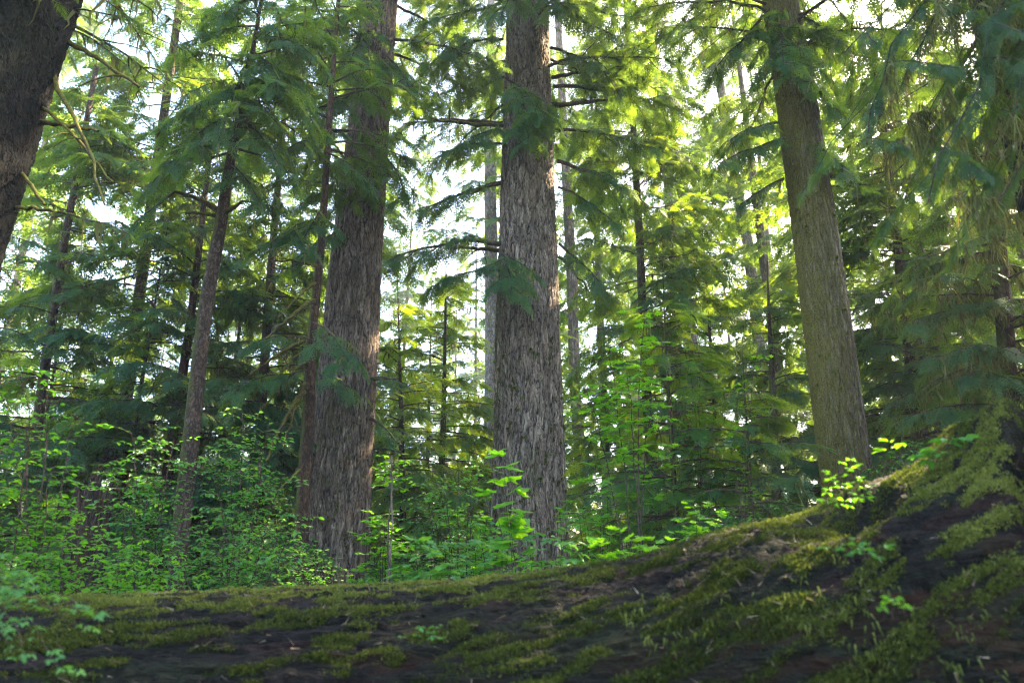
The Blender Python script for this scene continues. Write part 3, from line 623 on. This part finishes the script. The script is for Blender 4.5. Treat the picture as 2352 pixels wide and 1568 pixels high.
def tree_px(name, label, px, d, mat, seed, nb, h0, h1, rmax, slen=.6, lichen=.3, tint=.5, protos=SPRAY_MID, leaf=M_NEEDLE, extra=(), ns=24, gap=.2, droop=.35, sag=-.18, low=.75, dens=.9, top=6, group=None, r0=.03):
    t_ = thing(name, foot(px[0][0], px[0][1], d), label, 'tree', group)
    o, tr = trunk('trunk', trunk_pts(px, d, top=top), t_, mat, ns=ns, dz=.12, lobes=.03, flare=.4, seed=seed)
    B = Boughs(np.random.default_rng(seed), protos)
    grow(B, *tr, h0, h1, nb, rmax, slen, lichen, droop, tint, low, seed, gap=gap, dens=dens, sag=sag, r0=r0)
    for a, b in extra: bg_(B, a, b, slen=slen, lichen=lichen, gap=gap, tint=tint)
    finish(B, t_, leaf)
    return t_
tree_px('hemlock_tree', 'dark trunk with low layered branches behind the thin mottled trunk, on the left', [(362, 1273, 26), (388, 1054, 24), (430, 790, 19), (448, 648, 16), (470, 450, 12)], 15.5, M_THINRED, 31, 78, 2.0, 12, 3.3, .62, .8, .42, top=3, low=1.0, gap=.17)
tree_px('hemlock_tree', 'sunlit pinkish trunk seen in the bright gap just right of the broad middle trunk', [(1328, 1000, 27), (1320, 900, 26), (1312, 600, 24), (1300, 400, 20), (1290, 200, 18)], 32, M_FAR, 32, 34, 16, 30, 3.6, .9, .2, .7, top=10, gap=.3)
tree_px('hemlock_tree', 'dark thin trunk behind the bright young maple, right of the middle trunk', [(1492, 1000, 24), (1480, 830, 20), (1470, 560, 18), (1455, 300, 14)], 19, M_THIN, 33, 95, 3.5, 18.5, 3.6, .66, .5, .55, low=.5, gap=.18, extra=[((1465, 400, 19), (1330, 420, 17.5)), ((1465, 330, 19), (1600, 380, 17.5))])
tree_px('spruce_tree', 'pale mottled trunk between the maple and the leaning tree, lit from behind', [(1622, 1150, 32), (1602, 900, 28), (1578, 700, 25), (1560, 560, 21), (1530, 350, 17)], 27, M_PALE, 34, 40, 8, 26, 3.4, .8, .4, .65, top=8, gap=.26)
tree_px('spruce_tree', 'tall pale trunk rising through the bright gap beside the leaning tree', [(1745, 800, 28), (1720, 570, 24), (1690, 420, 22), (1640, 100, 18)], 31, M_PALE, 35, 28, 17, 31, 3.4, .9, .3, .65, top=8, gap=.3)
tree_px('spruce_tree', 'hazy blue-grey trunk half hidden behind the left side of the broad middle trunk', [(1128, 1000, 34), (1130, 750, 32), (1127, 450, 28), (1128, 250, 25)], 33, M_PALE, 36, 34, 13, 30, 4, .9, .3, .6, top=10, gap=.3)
tree_px('hemlock_tree', 'feathery young hemlock with a thin dark stem between the two broad trunks', [(1012, 1150, 15), (1018, 980, 13), (1022, 800, 8), (1024, 650, 4), (1025, 560, 2)], 21, M_THIN, 37, 90, .5, 10.6, 3.3, .6, .35, .72, leaf=M_NEEDLE_LIGHT, low=1.0, top=1, gap=.17)
tree_px('hemlock_tree', 'pale green hemlock right behind the edge of the broad dark trunk', [(925, 1180, 15), (922, 1000, 13), (918, 820, 6), (914, 680, 2)], 17, M_THIN, 38, 75, .4, 8.0, 2.7, .55, .35, .68, leaf=M_NEEDLE_LIGHT, low=1.0, top=1, gap=.16)
tree_px('hemlock_tree', 'sunlit russet trunk glimpsed behind the lichen curtains at the right edge', [(2262, 1000, 58), (2275, 870, 55), (2240, 600, 50)], 24, M_FAR, 39, 70, 9, 22, 4, .75, .6, .5, top=8, gap=.22)
tree_px('hemlock_tree', 'bushy dark hemlock top rising just left of the leaning trunk', [(1785, 1150, 20), (1775, 900, 15), (1765, 700, 6), (1762, 590, 2)], 14.5, M_THIN, 40, 80, 1, 7.3, 2.1, .5, .35, .42, low=1.0, top=.6, gap=.15, protos=SPRAY_HI)
tree_px('hemlock_tree', 'spreading low hemlock right of the broad middle trunk, thin dark stem and flat fine branches', [(1555, 1220, 14), (1545, 1050, 12), (1532, 850, 6), (1525, 690, 2)], 10.5, M_THIN, 41, 78, .4, 5.6, 2.1, .45, .25, .62, leaf=M_NEEDLE_LIGHT, low=1.0, top=.8, gap=.13, protos=SPRAY_HI, dens=.8)
tree_px('hemlock_tree', 'young hemlock with flat drooping branches in front of the leaning trunk foot', [(1730, 1260, 14), (1722, 1100, 10), (1712, 930, 4), (1708, 860, 2)], 9.5, M_THIN, 42, 60, .4, 4.0, 1.8, .42, .25, .5, leaf=M_NEEDLE, low=1.0, top=.5, gap=.12, protos=SPRAY_HI, dens=.85)
tree_px('hemlock_tree', 'dense dark hemlock behind the right of the leaning trunk, draped in lichen', [(2115, 1150, 30), (2095, 850, 26), (2060, 550, 20), (2030, 300, 15)], 15, M_THINRED, 43, 120, 1.5, 15, 3.1, .6, 1.0, .42, low=1.0, gap=.16, top=3)
tree_px('hemlock_tree', 'lichen-curtained hemlock filling the right edge above the log', [(2330, 1050, 40), (2312, 800, 36), (2290, 500, 30)], 10.5, M_THINRED, 44, 95, 1.6, 9.5, 2.7, .5, 2.6, .38, low=1.0, gap=.14, top=3, protos=SPRAY_HI)
tree_px('hemlock_tree', 'blue-green hemlock at the far left, seen past the near dark trunk', [(65, 1200, 24), (95, 900, 21), (140, 600, 17), (180, 380, 12)], 15.5, M_THIN, 45, 100, 1.2, 13.5, 3.1, .62, .5, .45, low=1.0, gap=.17, top=3)
tree_px('hemlock_tree', 'tall hemlock with lit yellow boughs in the upper left', [(255, 1250, 30), (290, 900, 27), (350, 450, 22), (400, 100, 17)], 18, M_THIN, 46, 80, 8, 21, 4.0, .7, .6, .6, low=.6, gap=.19, top=4)
tree_px('hemlock_tree', 'dark shaggy hemlock filling the space between the two thin trunks on the left', [(590, 1250, 26), (600, 950, 22), (620, 650, 18), (645, 350, 13)], 16.5, M_THIN, 47, 120, .8, 15.5, 3.0, .62, 1.0, .42, low=1.0, gap=.17, top=3)

# the near tree beyond the right edge, whose boughs hang into the picture
TN = thing('hemlock_tree', (4.9, 5.6, 0), 'out-of-focus dark boughs hung with pale lichen, reaching in at the upper right corner', 'tree')
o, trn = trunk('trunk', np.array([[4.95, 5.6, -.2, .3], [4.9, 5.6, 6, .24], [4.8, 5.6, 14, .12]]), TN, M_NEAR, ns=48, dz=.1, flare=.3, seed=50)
B = Boughs(np.random.default_rng(51), SPRAY_NEAR)
rn_ = np.random.default_rng(91)
NB = [((2500, -260, 4.4), (2130, 470, 3.6)), ((2400, -300, 4.4), (1990, 330, 3.8)), ((2600, -100, 4.6), (2290, 470, 3.7)), ((2600, -260, 4.2), (2330, 260, 3.6)),
      ((2300, -300, 4.6), (1940, 120, 4.2)), ((2350, -220, 5.0), (2070, 200, 4.4)), ((2500, 0, 5.0), (2180, 420, 4.4)), ((2440, -100, 5.2), (2120, 330, 4.6)), ((2400, -250, 4.9), (2180, 60, 4.3)), ((2560, -200, 5), (2330, 120, 4.4))]
for a, b in NB:
    bg_(B, a, b, slen=.19, lichen=0, gap=.05, tint=.15, r0=.010, droop=.45, arch=.1, dens=.85)
    pa = bez(P(*a), (P(*a) + P(*b)) / 2 + np.array([0, 0, .15]), P(*b), 12); hang(B.hang, B.rng, pa, 1.0, .12, .4, .005, 80)
    for q in range(9):
        c0 = pa[rn_.integers(3, 12)] + rn_.normal(0, .16, 3); hang(B.hang, B.rng, bez(c0, c0 + rn_.normal(0, .05, 3), c0 + rn_.normal(0, .12, 3), 4), 2.6, .12, .45, .005, 110)
for a in [(2500, -260, 4.4), (2400, -300, 4.4), (2600, -100, 4.6), (2640, 60, 4.8), (2300, -300, 4.6), (2350, -220, 5.0)]:
    q = P(*a); c, _ = centre(trn, min(13, q[2] + .3)); B.wood.add(bez(c, (c + q) / 2 + np.array([0, 0, .2]), q, 8), np.linspace(.05, .015, 8), 6)
grow(B, *trn, 7, 12, 14, 2.6, .5, .3, seed=52, gap=.25, r0=.04)
finish(B, TN)

# ------------------------------------------------------------------ background conifers: a few built, then copied
VAR = {}
def variant(key, H, h0, rmax, nb, slen, gap, seed, bark, leaf, lichen, rt, tint, protos, low=.7, first=None):
    t_ = thing('conifer_tree', (0, 0, 0), None, None)
    rng = np.random.default_rng(seed); k = rng.normal(0, .25, 2)
    o, tr = trunk('trunk', np.array([[0, 0, -.5, rt], [k[0], k[1], H * .5, rt * .58], [k[0] * 1.5, k[1] * 1.5, H * .8, rt * .2], [k[0] * 1.7, k[1] * 1.7, H, .012]]), t_, bark, ns=20, dz=.3, flare=.4, seed=seed)
    B = Boughs(rng, protos); grow(B, *tr, h0, H * .98, nb, rmax, slen, lichen, .35, tint, low, seed, gap=gap, dens=.85, r0=.04, top=H * 1.03)
    finish(B, t_, leaf); VAR[key] = [t_, False]
variant('dense', 36, 2.5, 4.2, 115, .9, .3, 61, M_FAR, M_NEEDLE, .2, .2, .55, SPRAY_LO, 1.0)
variant('tall', 50, 7, 4.8, 115, 1.05, .34, 62, M_FAR, M_NEEDLE, .15, .36, .6, SPRAY_LO)
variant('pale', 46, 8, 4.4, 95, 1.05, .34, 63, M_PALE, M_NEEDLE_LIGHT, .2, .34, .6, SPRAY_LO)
variant('young', 13, .6, 2.8, 95, .6, .2, 64, M_THIN, M_NEEDLE_LIGHT, .2, .12, .6, SPRAY_MID, 1.0)
def put(key, px, d, sc, rot, label, group):
    t0, used = VAR[key]
    if not used: t_ = t0; VAR[key][1] = True
    else:
        t_ = t0.copy(); COL.objects.link(t_)
        for ch in t0.children:
            c = ch.copy(); COL.objects.link(c); c.parent = t_
    x = d * (px - 1176) / 1568 / 1.043
    t_.location = (x, d, gz(x, d)); t_.scale = (sc, sc, sc * (1 + .1 * math.sin(px))); t_.rotation_euler = (0, 0, rot)
    tag(t_, label, 'tree', group); return t_
G1 = 'conifers standing behind the big trunks'; G2 = 'distant conifers in the bright haze'
ROWS = [
 ('dense', -140, 22, .8, 'dense conifer at the left edge behind the near dark trunk'), ('young', 190, 26, 1.1, 'full young conifer standing behind the broken stump'),
 ('young', 480, 20, .9, 'young conifer directly behind the thin mottled trunk'),
 ('dense', 760, 24, .8, 'conifer hidden mostly by the broad dark trunk, boughs showing on its left'),
 ('young', 980, 27, 1.0, 'light green conifer low between the two broad trunks'),
 ('pale', 1400, 34, .85, 'tall backlit conifer above the bright young maple'), ('young', 1400, 24, .9, 'small conifer at the right foot of the broad middle trunk'),
 ('young', 1660, 21, .95, 'young conifer between the pale trunk and the leaning tree'),
 ('tall', 1840, 28, .8, 'tall conifer directly behind the leaning mossy trunk'), ('dense', 1990, 21, .75, 'dense conifer just right of the leaning trunk'),
 ('dense', 2230, 20, .8, 'dense conifer behind the lichen curtains on the right'), ('dense', 2480, 17, .75, 'conifer at the right edge above the root end of the log'),
 ('young', 2160, 15, .8, 'young conifer low on the right just above the log'), ('young', 260, 15, .7, 'small conifer beside the broken stump'),
 ('young', 1280, 30, 1.0, 'small conifer seen low behind the broad middle trunk'), ('young', 60, 19, .8, 'small conifer low at the left edge among the shrubs'),
]
for i, (k, px, d, sc, lab) in enumerate(ROWS): put(k, px, d, sc, i * 1.3, lab, G1)
FAR = [('tall', -80, 44), ('dense', 430, 50), ('dense', 620, 52), ('dense', 700, 58), ('dense', 900, 55), ('dense', 1090, 62), ('pale', 1200, 44), ('dense', 1390, 50), ('dense', 1560, 60), ('dense', 1720, 56), ('tall', 1830, 50), ('pale', 1950, 45), ('pale', 1590, 40), ('tall', 2080, 52), ('dense', 2210, 44), ('tall', 2360, 48), ('dense', 2500, 46),
       ('young', 150, 36), ('young', 330, 42), ('young', 620, 38), ('young', 860, 34), ('young', 1130, 36), ('young', 1480, 38), ('young', 1620, 40), ('young', 1760, 34), ('young', 2050, 36), ('young', 2300, 33),
       ('dense', 1040, 75), ('dense', 1250, 78), ('dense', 1480, 74), ('dense', 1660, 76), ('dense', 300, 76), ('dense', 660, 80), ('dense', 130, 96), ('dense', 480, 84), ('dense', 800, 92), ('dense', 1010, 90), ('dense', 1290, 96), ('dense', 1560, 90), ('dense', 1900, 86), ('dense', 2200, 80)]
for i, (k, px, d) in enumerate(FAR): put(k, px, d, .95 if k != 'dense' else 1.05, i * 2.1, 'distant backlit conifer in the hazy row beyond the nearer trees', G2)
# unseen trees outside the frame, added to shade the glade
for i, (k, x, y, sc) in enumerate([('dense', 12, 8, .9), ('tall', 9, 2, .8), ('dense', -12, 5, .9), ('dense', 0, -8, .9)]):
    t_ = put(k, 1176, 10, sc, i, 'unseen tall conifer outside the frame, added to shade the clearing', 'unseen conifers added for shade'); t_.location = (x, y, 0)

# ------------------------------------------------------------------ broken stump
def snag():
    t_ = thing('tree_stump', foot(190, 1300, 10.5), 'broken reddish stump with a splintered top among the shrubs on the left', 'stump'); rng = np.random.default_rng(70)
    b = base_of(t_); ns = 90; zt = P(190, 1125, 10.5)[2]; n = 40; V = np.zeros((n, ns, 3)); a = np.linspace(0, 2 * math.pi, ns, endpoint=False)
    topz = zt + np.array([.28 * mnoise.noise(Vector((math.cos(q) * 2.2, math.sin(q) * 2.2, 1))) + .2 * mnoise.noise(Vector((math.cos(q) * 9, math.sin(q) * 9, 3))) for q in a]) + (np.abs(a - 5.2) < .25) * .3
    for i in range(n):
        t = i / (n - 1); z = b[2] - .2 + (topz - b[2] + .2) * t; r = (.32 + .12 * math.exp(-t * 4)) * (1 + .1 * np.sin(5 * a + 1) + .06 * np.sin(11 * a + 4 * t)) * (1 - .25 * t)
        V[i, :, 0] = b[0] + r * np.cos(a); V[i, :, 1] = b[1] + r * np.sin(a); V[i, :, 2] = z
    inner = V[-1].copy(); inner[:, 0] = b[0] + (inner[:, 0] - b[0]) * .55; inner[:, 1] = b[1] + (inner[:, 1] - b[1]) * .55; inner[:, 2] -= .35
    V = np.concatenate([V, inner[None]]); n += 1
    i = np.arange(n - 1)[:, None] * ns; j = np.arange(ns)[None]; j2 = (j + 1) % ns; F = np.stack([i + j, i + j2, i + ns + j2, i + ns + j], -1).reshape(-1, 4)
    m = barkmat('snag_wood', (.012, .008, .006), (.055, .036, .028), (.17, .13, .11), red=(.11, .04, .02), scale=18, zs=.12, disp=.03, redamt=.5)
    link('trunk', raw_mesh('snag', V.reshape(-1, 3) - b, F), m, t_)
snag()

# ------------------------------------------------------------------ shrubs and saplings
def tp(l, d): return [P(a, b, d + q) for a, b, q in l]
shrub('maple_sapling', foot(1460, 1250, 8.8, .0), tp([(1480, 700, 0), (1400, 800, 0), (1345, 895, -.2), (1500, 860, .2), (1440, 850, -.2)], 8.8),
      'young maple with bright lime leaves, standing up right of the broad middle trunk', 'sapling', LEAF_LOBED, .12, M_LEAFBRIGHT, twigs=11, leaves=8, twig_len=.5, r0=.012, seed=1, start=.5, gap=.07, tint=.55)
shrub('thimbleberry_plant', foot(1175, 1380, 5.2, .2), tp([(1120, 1010, 0), (1155, 1055, 0), (1180, 1120, 0), (1165, 1160, 0)], 5.2), 'tall stem with large lime leaves in front of the foot of the broad middle trunk', 'plant', LEAF_BIG, .14, M_LEAFBRIGHT, twigs=3, leaves=2, twig_len=.1, r0=.005, seed=2, start=.6, gap=.08, dens=1.7)
shrub('salmonberry_shrub', foot(1250, 1350, 5.6, .1), tp([(1230, 1190, 0), (1280, 1200, .2), (1330, 1260, .1), (1200, 1200, -.1), (1360, 1290, 0), (1150, 1240, .2), (1290, 1250, -.2)], 5.6), 'glossy-leaved arching shrub at the foot of the broad middle trunk', 'shrub', LEAF_TRI + LEAF_BIG[:1], .12, M_LEAF, twigs=6, leaves=4, twig_len=.3, r0=.007, seed=3, start=.4, gap=.07, tint=.6)
shrub('thimbleberry_shrub', foot(1440, 1380, 5.6, .2), tp([(1400, 1230, 0), (1450, 1215, 0), (1500, 1225, .1), (1535, 1240, 0), (1470, 1250, -.2), (1420, 1270, -.1)], 5.6), 'low shrub with yellow-green leaves just behind the log, right of the middle trunk', 'shrub', LEAF_LOBED, .10, M_LEAFBRIGHT, twigs=6, leaves=5, twig_len=.22, r0=.006, seed=4, start=.5, gap=.06, tint=.7)
shrub('maple_sapling', foot(1580, 1330, 6.2, .4), tp([(1560, 1190, 0), (1600, 1170, 0), (1640, 1150, .1), (1655, 1170, 0), (1560, 1150, .1)], 6.2), 'small spray of lime leaves on a bent twig above the middle of the log', 'sapling', LEAF_LOBED, .085, M_LEAFBRIGHT, twigs=5, leaves=5, twig_len=.2, r0=.006, seed=5, start=.6, gap=.06, tint=.65)
shrub('vine_maple_shrub', foot(1110, 1360, 6.8, .1), tp([(1080, 1200, 0), (1120, 1190, 0), (1150, 1215, 0), (1030, 1230, .2), (1180, 1235, -.2), (1060, 1250, 0)], 6.8), 'shrub with layered small green leaves left of the middle trunk foot', 'shrub', LEAF_LOBED, .075, M_LEAF, twigs=8, leaves=7, twig_len=.32, r0=.007, seed=6, start=.4, gap=.045, tint=.5)
shrub('thimbleberry_shrub', foot(980, 1380, 5.4, .2), tp([(950, 1225, 0), (990, 1240, 0), (1010, 1280, 0), (960, 1300, .1), (1050, 1290, 0), (920, 1310, 0)], 5.4), 'low clump of large-leaved plants behind the log between the two broad trunks', 'shrub', LEAF_BIG, .11, M_LEAF, twigs=5, leaves=4, twig_len=.2, r0=.006, seed=7, start=.5, gap=.08, tint=.75)
shrub('alder_sapling', foot(878, 1330, 7.6, .2), tp([(898, 1050, 0), (902, 1045, .1)], 7.6), 'pale thin-stemmed sapling beside the right edge of the broad dark trunk', 'sapling', LEAF_OVAL, .07, M_LEAFBRIGHT, twigs=8, leaves=7, twig_len=.35, r0=.02, seed=8, start=.86, gap=.05, wood=M_FAR, bend=.02)
shrub('huckleberry_shrub', foot(1060, 1300, 8.5, .1), tp([(1000, 1080, 0), (1050, 1050, 0), (1090, 1010, .2), (1110, 1050, 0), (960, 1110, 0), (1020, 1130, 0)], 8.5), 'slender shrub with tiers of small leaves between the two broad trunks', 'shrub', LEAF_OVAL, .065, M_LEAF, twigs=10, leaves=9, twig_len=.5, r0=.01, seed=9, start=.35, gap=.045, tint=.7)
HK = 'huckleberry shrubs on the left behind the log'
shrub('huckleberry_shrub', foot(330, 1360, 7.0, 0), tp([(300, 990, 0), (345, 985, .2), (400, 1010, 0), (250, 1060, 0), (430, 1050, .1), (290, 1100, -.2), (370, 1090, 0)], 7.0), 'leafy huckleberry shrub in front of the thin mottled trunk', 'shrub', LEAF_OVAL, .062, M_LEAF, twigs=15, leaves=11, twig_len=.5, r0=.01, seed=10, start=.2, dens=2.7, group=HK, tint=.45)
shrub('huckleberry_shrub', foot(560, 1380, 7.4, 0), tp([(555, 940, 0), (600, 990, .2), (620, 975, 0), (520, 1010, 0), (650, 1090, .1), (480, 1060, -.2), (600, 1100, 0), (690, 1180, 0), (570, 1060, .3)], 7.4), 'tall huckleberry shrub with pale leaf sprays, left of the thin reddish trunk', 'shrub', LEAF_OVAL, .065, M_LEAF, twigs=15, leaves=11, twig_len=.5, r0=.011, seed=11, start=.2, dens=2.7, group=HK, tint=.55)
shrub('huckleberry_shrub', foot(500, 1400, 6.0, 0), tp([(460, 1200, 0), (520, 1180, 0), (580, 1200, .2), (640, 1230, 0), (400, 1240, 0), (670, 1270, 0), (540, 1240, -.2), (600, 1270, 0), (480, 1270, .1)], 6.0), 'low huckleberry shrub with blue-green leaves just behind the log', 'shrub', LEAF_OVAL, .05, M_LEAF, twigs=14, leaves=10, twig_len=.36, r0=.008, seed=12, start=.25, dens=3.6, group=HK, tint=.35)
shrub('salmonberry_shrub', foot(60, 1450, 5.2, 0), tp([(40, 830, 0), (110, 850, 0), (0, 900, .2), (170, 960, 0), (60, 980, 0), (220, 1060, .1), (120, 1080, -.2), (-40, 1000, 0), (200, 1170, 0)], 5.2), 'tall light-green shrub at the left edge with loose arching twigs', 'shrub', LEAF_OVAL, .06, M_LEAFBRIGHT, twigs=11, leaves=8, twig_len=.42, r0=.01, seed=13, start=.3, dens=2.7, tint=.25, gap=.05)
shrub('salmonberry_shrub', foot(150, 1450, 4.9, 0.2), tp([(60, 1200, 0), (150, 1180, 0), (240, 1220, 0), (100, 1280, -.1), (280, 1300, 0), (200, 1290, .1), (20, 1290, 0)], 4.9), 'tangled light-green shrub low at the left behind the log', 'shrub', LEAF_OVAL, .055, M_LEAFBRIGHT, twigs=12, leaves=8, twig_len=.36, r0=.008, seed=14, start=.2, dens=3.6, tint=.2)
shrub('huckleberry_shrub', foot(300, 1420, 5.6, 0.1), tp([(260, 1250, 0), (330, 1230, 0), (390, 1260, 0), (440, 1290, 0), (350, 1300, -.1)], 5.6), 'small bright shrub tucked behind the log below the broken stump', 'shrub', LEAF_TRI, .07, M_LEAFBRIGHT, twigs=9, leaves=6, twig_len=.3, r0=.007, seed=15, start=.25, dens=3.6, group=HK, tint=.35)
shrub('blackberry_bramble', P(-150, 1330, 2.9), tp([(120, 1395, -.35), (200, 1450, -.3), (180, 1400, -.4), (90, 1540, -.5), (150, 1560, -.55), (30, 1500, -.5), (20, 1400, -.3)], 2.75), 'trailing bramble with small leaves hanging over the left end of the log', 'bramble', LEAF_TRI, .035, M_LEAF, twigs=7, leaves=5, twig_len=.14, r0=.003, seed=16, start=.45, tint=.5, bend=.2, gap=.03)
shrub('sapling', foot(1700, 1250, 9.2, .3), tp([(1710, 950, 0), (1740, 800, .3), (1690, 1060, 0)], 9.2), 'thin sapling with scattered bright leaves left of the leaning trunk', 'sapling', LEAF_LOBED, .08, M_LEAFBRIGHT, twigs=7, leaves=5, twig_len=.4, r0=.008, seed=17, start=.5, gap=.08)
shrub('vine_maple_shrub', foot(1620, 1250, 10, .1), tp([(1600, 830, 0), (1580, 780, .2), (1640, 950, 0), (1570, 900, 0)], 10), 'sparse broadleaf sapling in front of the pale mottled trunk', 'sapling', LEAF_LOBED, .09, M_LEAF, twigs=8, leaves=5, twig_len=.45, r0=.008, seed=18, start=.5, gap=.09, tint=.7)
MR = 'leafy shrubs of the middle ground, behind the log'
for i, (px, py, d, lab, pr, sz, m_, ti) in enumerate([(885, 1170, 10, 'leafy shrub at the right foot of the broad dark trunk', LEAF_LOBED, .10, M_LEAFBRIGHT, .4), (1010, 1130, 12, 'rounded shrub in the gap between the two broad trunks', LEAF_LOBED, .09, M_LEAF, .5),
        (1105, 1160, 9.5, 'shrub with bright leaves touching the left foot of the middle trunk', LEAF_LOBED, .11, M_LEAFBRIGHT, .45), (1370, 1120, 9, 'tall shrub just right of the middle trunk foot', LEAF_LOBED, .11, M_LEAFBRIGHT, .4), (1460, 1130, 12, 'bushy shrub below the bright young maple', LEAF_LOBED, .09, M_LEAF, .5),
        (1640, 1090, 11, 'shrub in front of the pale mottled trunk', LEAF_LOBED, .09, M_LEAFBRIGHT, .3), (1710, 1130, 8.5, 'fine-leaved shrub behind the rising part of the log', LEAF_OVAL, .055, M_LEAF, .5), (1810, 1080, 10, 'shrub at the left foot of the leaning trunk', LEAF_OVAL, .06, M_LEAF, .45),
        (2070, 1010, 9, 'shrub right of the leaning trunk, above the log', LEAF_OVAL, .06, M_LEAF, .5), (650, 1150, 10, 'shrub at the foot of the thin reddish trunk', LEAF_OVAL, .06, M_LEAF, .5), (720, 1240, 9, 'low shrub before the left foot of the broad dark trunk', LEAF_OVAL, .05, M_LEAF, .6)]):
    rr_ = np.random.default_rng(i + 300); tips = [P(px + rr_.normal(0, 42 * 9 / d), py + abs(rr_.normal(0, 60)), d + rr_.normal(0, .4)) for q in range(7)]
    shrub('leafy_shrub', foot(px, 1300, d, .1), tips, lab, 'shrub', pr, sz, m_, twigs=9, leaves=9, twig_len=.55, r0=.009, seed=60 + i, start=.3, group=MR, tint=ti, gap=sz * .8)
# plants rooted on the log
def logplant(px, py, D, tips, label, protos, size, mat, **k):
    base = P(px, py, D); return shrub('log_plant', base, [P(a, b, D + c) for a, b, c in tips], label, 'plant', protos, size, mat, group='small plants growing on the fallen log', dens=1.2, **k)
logplant(1955, 1180, 2.85, [(1940, 1050, 0), (1960, 1070, -.05), (1930, 1100, 0), (1975, 1120, 0), (1950, 1150, -.05)], 'upright leafy seedling on the log in front of the leaning trunk', LEAF_OVAL, .03, M_LEAFBRIGHT, twigs=6, leaves=5, twig_len=.07, r0=.002, seed=20, start=.3, gap=.02, tint=.4)
logplant(2040, 1100, 3.2, [(2035, 1030, 0), (2060, 1020, 0)], 'single bright leaf pair on the log right of the leaning trunk', LEAF_OVAL, .05, M_LEAFBRIGHT, twigs=2, leaves=2, twig_len=.05, r0=.002, seed=21, start=.8, gap=.04)
logplant(2170, 1060, 3.1, [(2140, 1050, 0), (2190, 1010, 0), (2210, 1000, 0), (2160, 1040, 0)], 'round-leaved seedling on the rising edge of the log', LEAF_OVAL, .06, M_LEAF, twigs=3, leaves=2, twig_len=.06, r0=.002, seed=22, start=.6, gap=.04)
logplant(1990, 1290, 2.4, [(1900, 1255, -.05), (1960, 1240, -.05), (2010, 1245, -.05), (2000, 1270, -.1)], 'fern-like sprig drooping on the log flank below the leaning trunk', LEAF_OVAL, .03, M_LEAF, twigs=4, leaves=5, twig_len=.06, r0=.002, seed=23, start=.4, gap=.02)
logplant(2050, 1420, 2.15, [(2010, 1385, -.05), (2060, 1370, -.05), (2080, 1390, -.05)], 'tiny pale seedling low on the dark right flank of the log', LEAF_OVAL, .022, M_LEAFBRIGHT, twigs=4, leaves=3, twig_len=.04, r0=.0015, seed=24, start=.5, gap=.02)
logplant(1000, 1480, 2.75, [(980, 1440, -.03), (1010, 1445, -.03), (1005, 1465, -.05)], 'tiny green seedling on the middle of the log', LEAF_OVAL, .022, M_LEAF, twigs=4, leaves=3, twig_len=.035, r0=.0015, seed=25, start=.3, gap=.018)

# ------------------------------------------------------------------ undergrowth, too many to count
def undergrowth():
    rng = np.random.default_rng(80); so = Soup(); O = []; X = []; S = []; T = []
    n = 0
    while n < 1500:
        d = 5.2 + 30 * rng.random() ** 1.6; x = rng.uniform(-1, 1) * d * .85; z = gz(x, d); n += 1
        h = rng.uniform(.45, 1.0) * (1 if d > 8 else .8)
        for k in range(rng.integers(5, 9)):
            az = rng.uniform(0, 2 * math.pi); O.append((x, d, z)); X.append((math.cos(az), math.sin(az), rng.uniform(.5, 1.6))); S.append(h * rng.uniform(.8, 1.3)); T.append(rng.normal(.5, .2))
    place(so, SPRAY_LO, O, np.array(X), np.tile([0, 0, 1.0], (len(O), 1)) + rng.normal(0, .1, (len(O), 3)), S, T, rng)
    tag(so.build('undergrowth_ferns', M_LEAF), 'knee-high ferns and seedlings covering the forest floor', 'ferns', kind='stuff')
    so = Soup(); n = 26000; d = 5.0 + 14 * rng.random(n) ** 1.4; x = rng.uniform(-1, 1, n) * d * .85
    z = np.array([gz(a, b) for a, b in zip(x, d)]) + .1 + rng.random(n) ** .8 * (.55 + .35 * np.sin(x * 1.7) * np.sin(d * 1.3 + 1))
    az = rng.uniform(0, 2 * math.pi, n); X = np.stack([np.cos(az), np.sin(az), rng.uniform(-.3, .3, n)], -1)
    place(so, LEAF_LOBED[:2] + LEAF_OVAL[:2], np.stack([x, d, z], -1), X, np.tile([0, 0, 1.0], (n, 1)) + rng.normal(0, .3, (n, 3)), rng.uniform(.05, .11, n), np.clip(rng.normal(.5, .2, n), 0, 1), rng)
    tag(so.build('undergrowth_leaves', M_LEAF), 'low leafy ground cover between the trees', 'ground cover', kind='stuff')
undergrowth()

# ------------------------------------------------------------------ the air
def make_haze():
    import bmesh
    bm = bmesh.new(); bmesh.ops.create_cube(bm, size=1.0); me = bpy.data.meshes.new('haze')
    x, y0, y1, z0, z1 = 110, -30, 125, -4, 58
    for v in bm.verts: v.co = Vector((v.co.x * 2 * x, (y0 + y1) / 2 + v.co.y * (y1 - y0), (z0 + z1) / 2 + v.co.z * (z1 - z0)))
    bm.to_mesh(me); bm.free()
    m, nt, out, N, L = newmat('haze_air'); v = N('ShaderNodeVolumePrincipled'); v.inputs['Color'].default_value = (.92, .95, 1, 1); v.inputs['Density'].default_value = HAZE; v.inputs['Anisotropy'].default_value = 0.1
    L(v.outputs[0], out.inputs['Volume'])
    tag(link('haze', me, m), 'thin bright morning haze hanging between the trees', 'haze', kind='stuff')
HAZE = 0.0013
if HAZE > 0: make_haze()
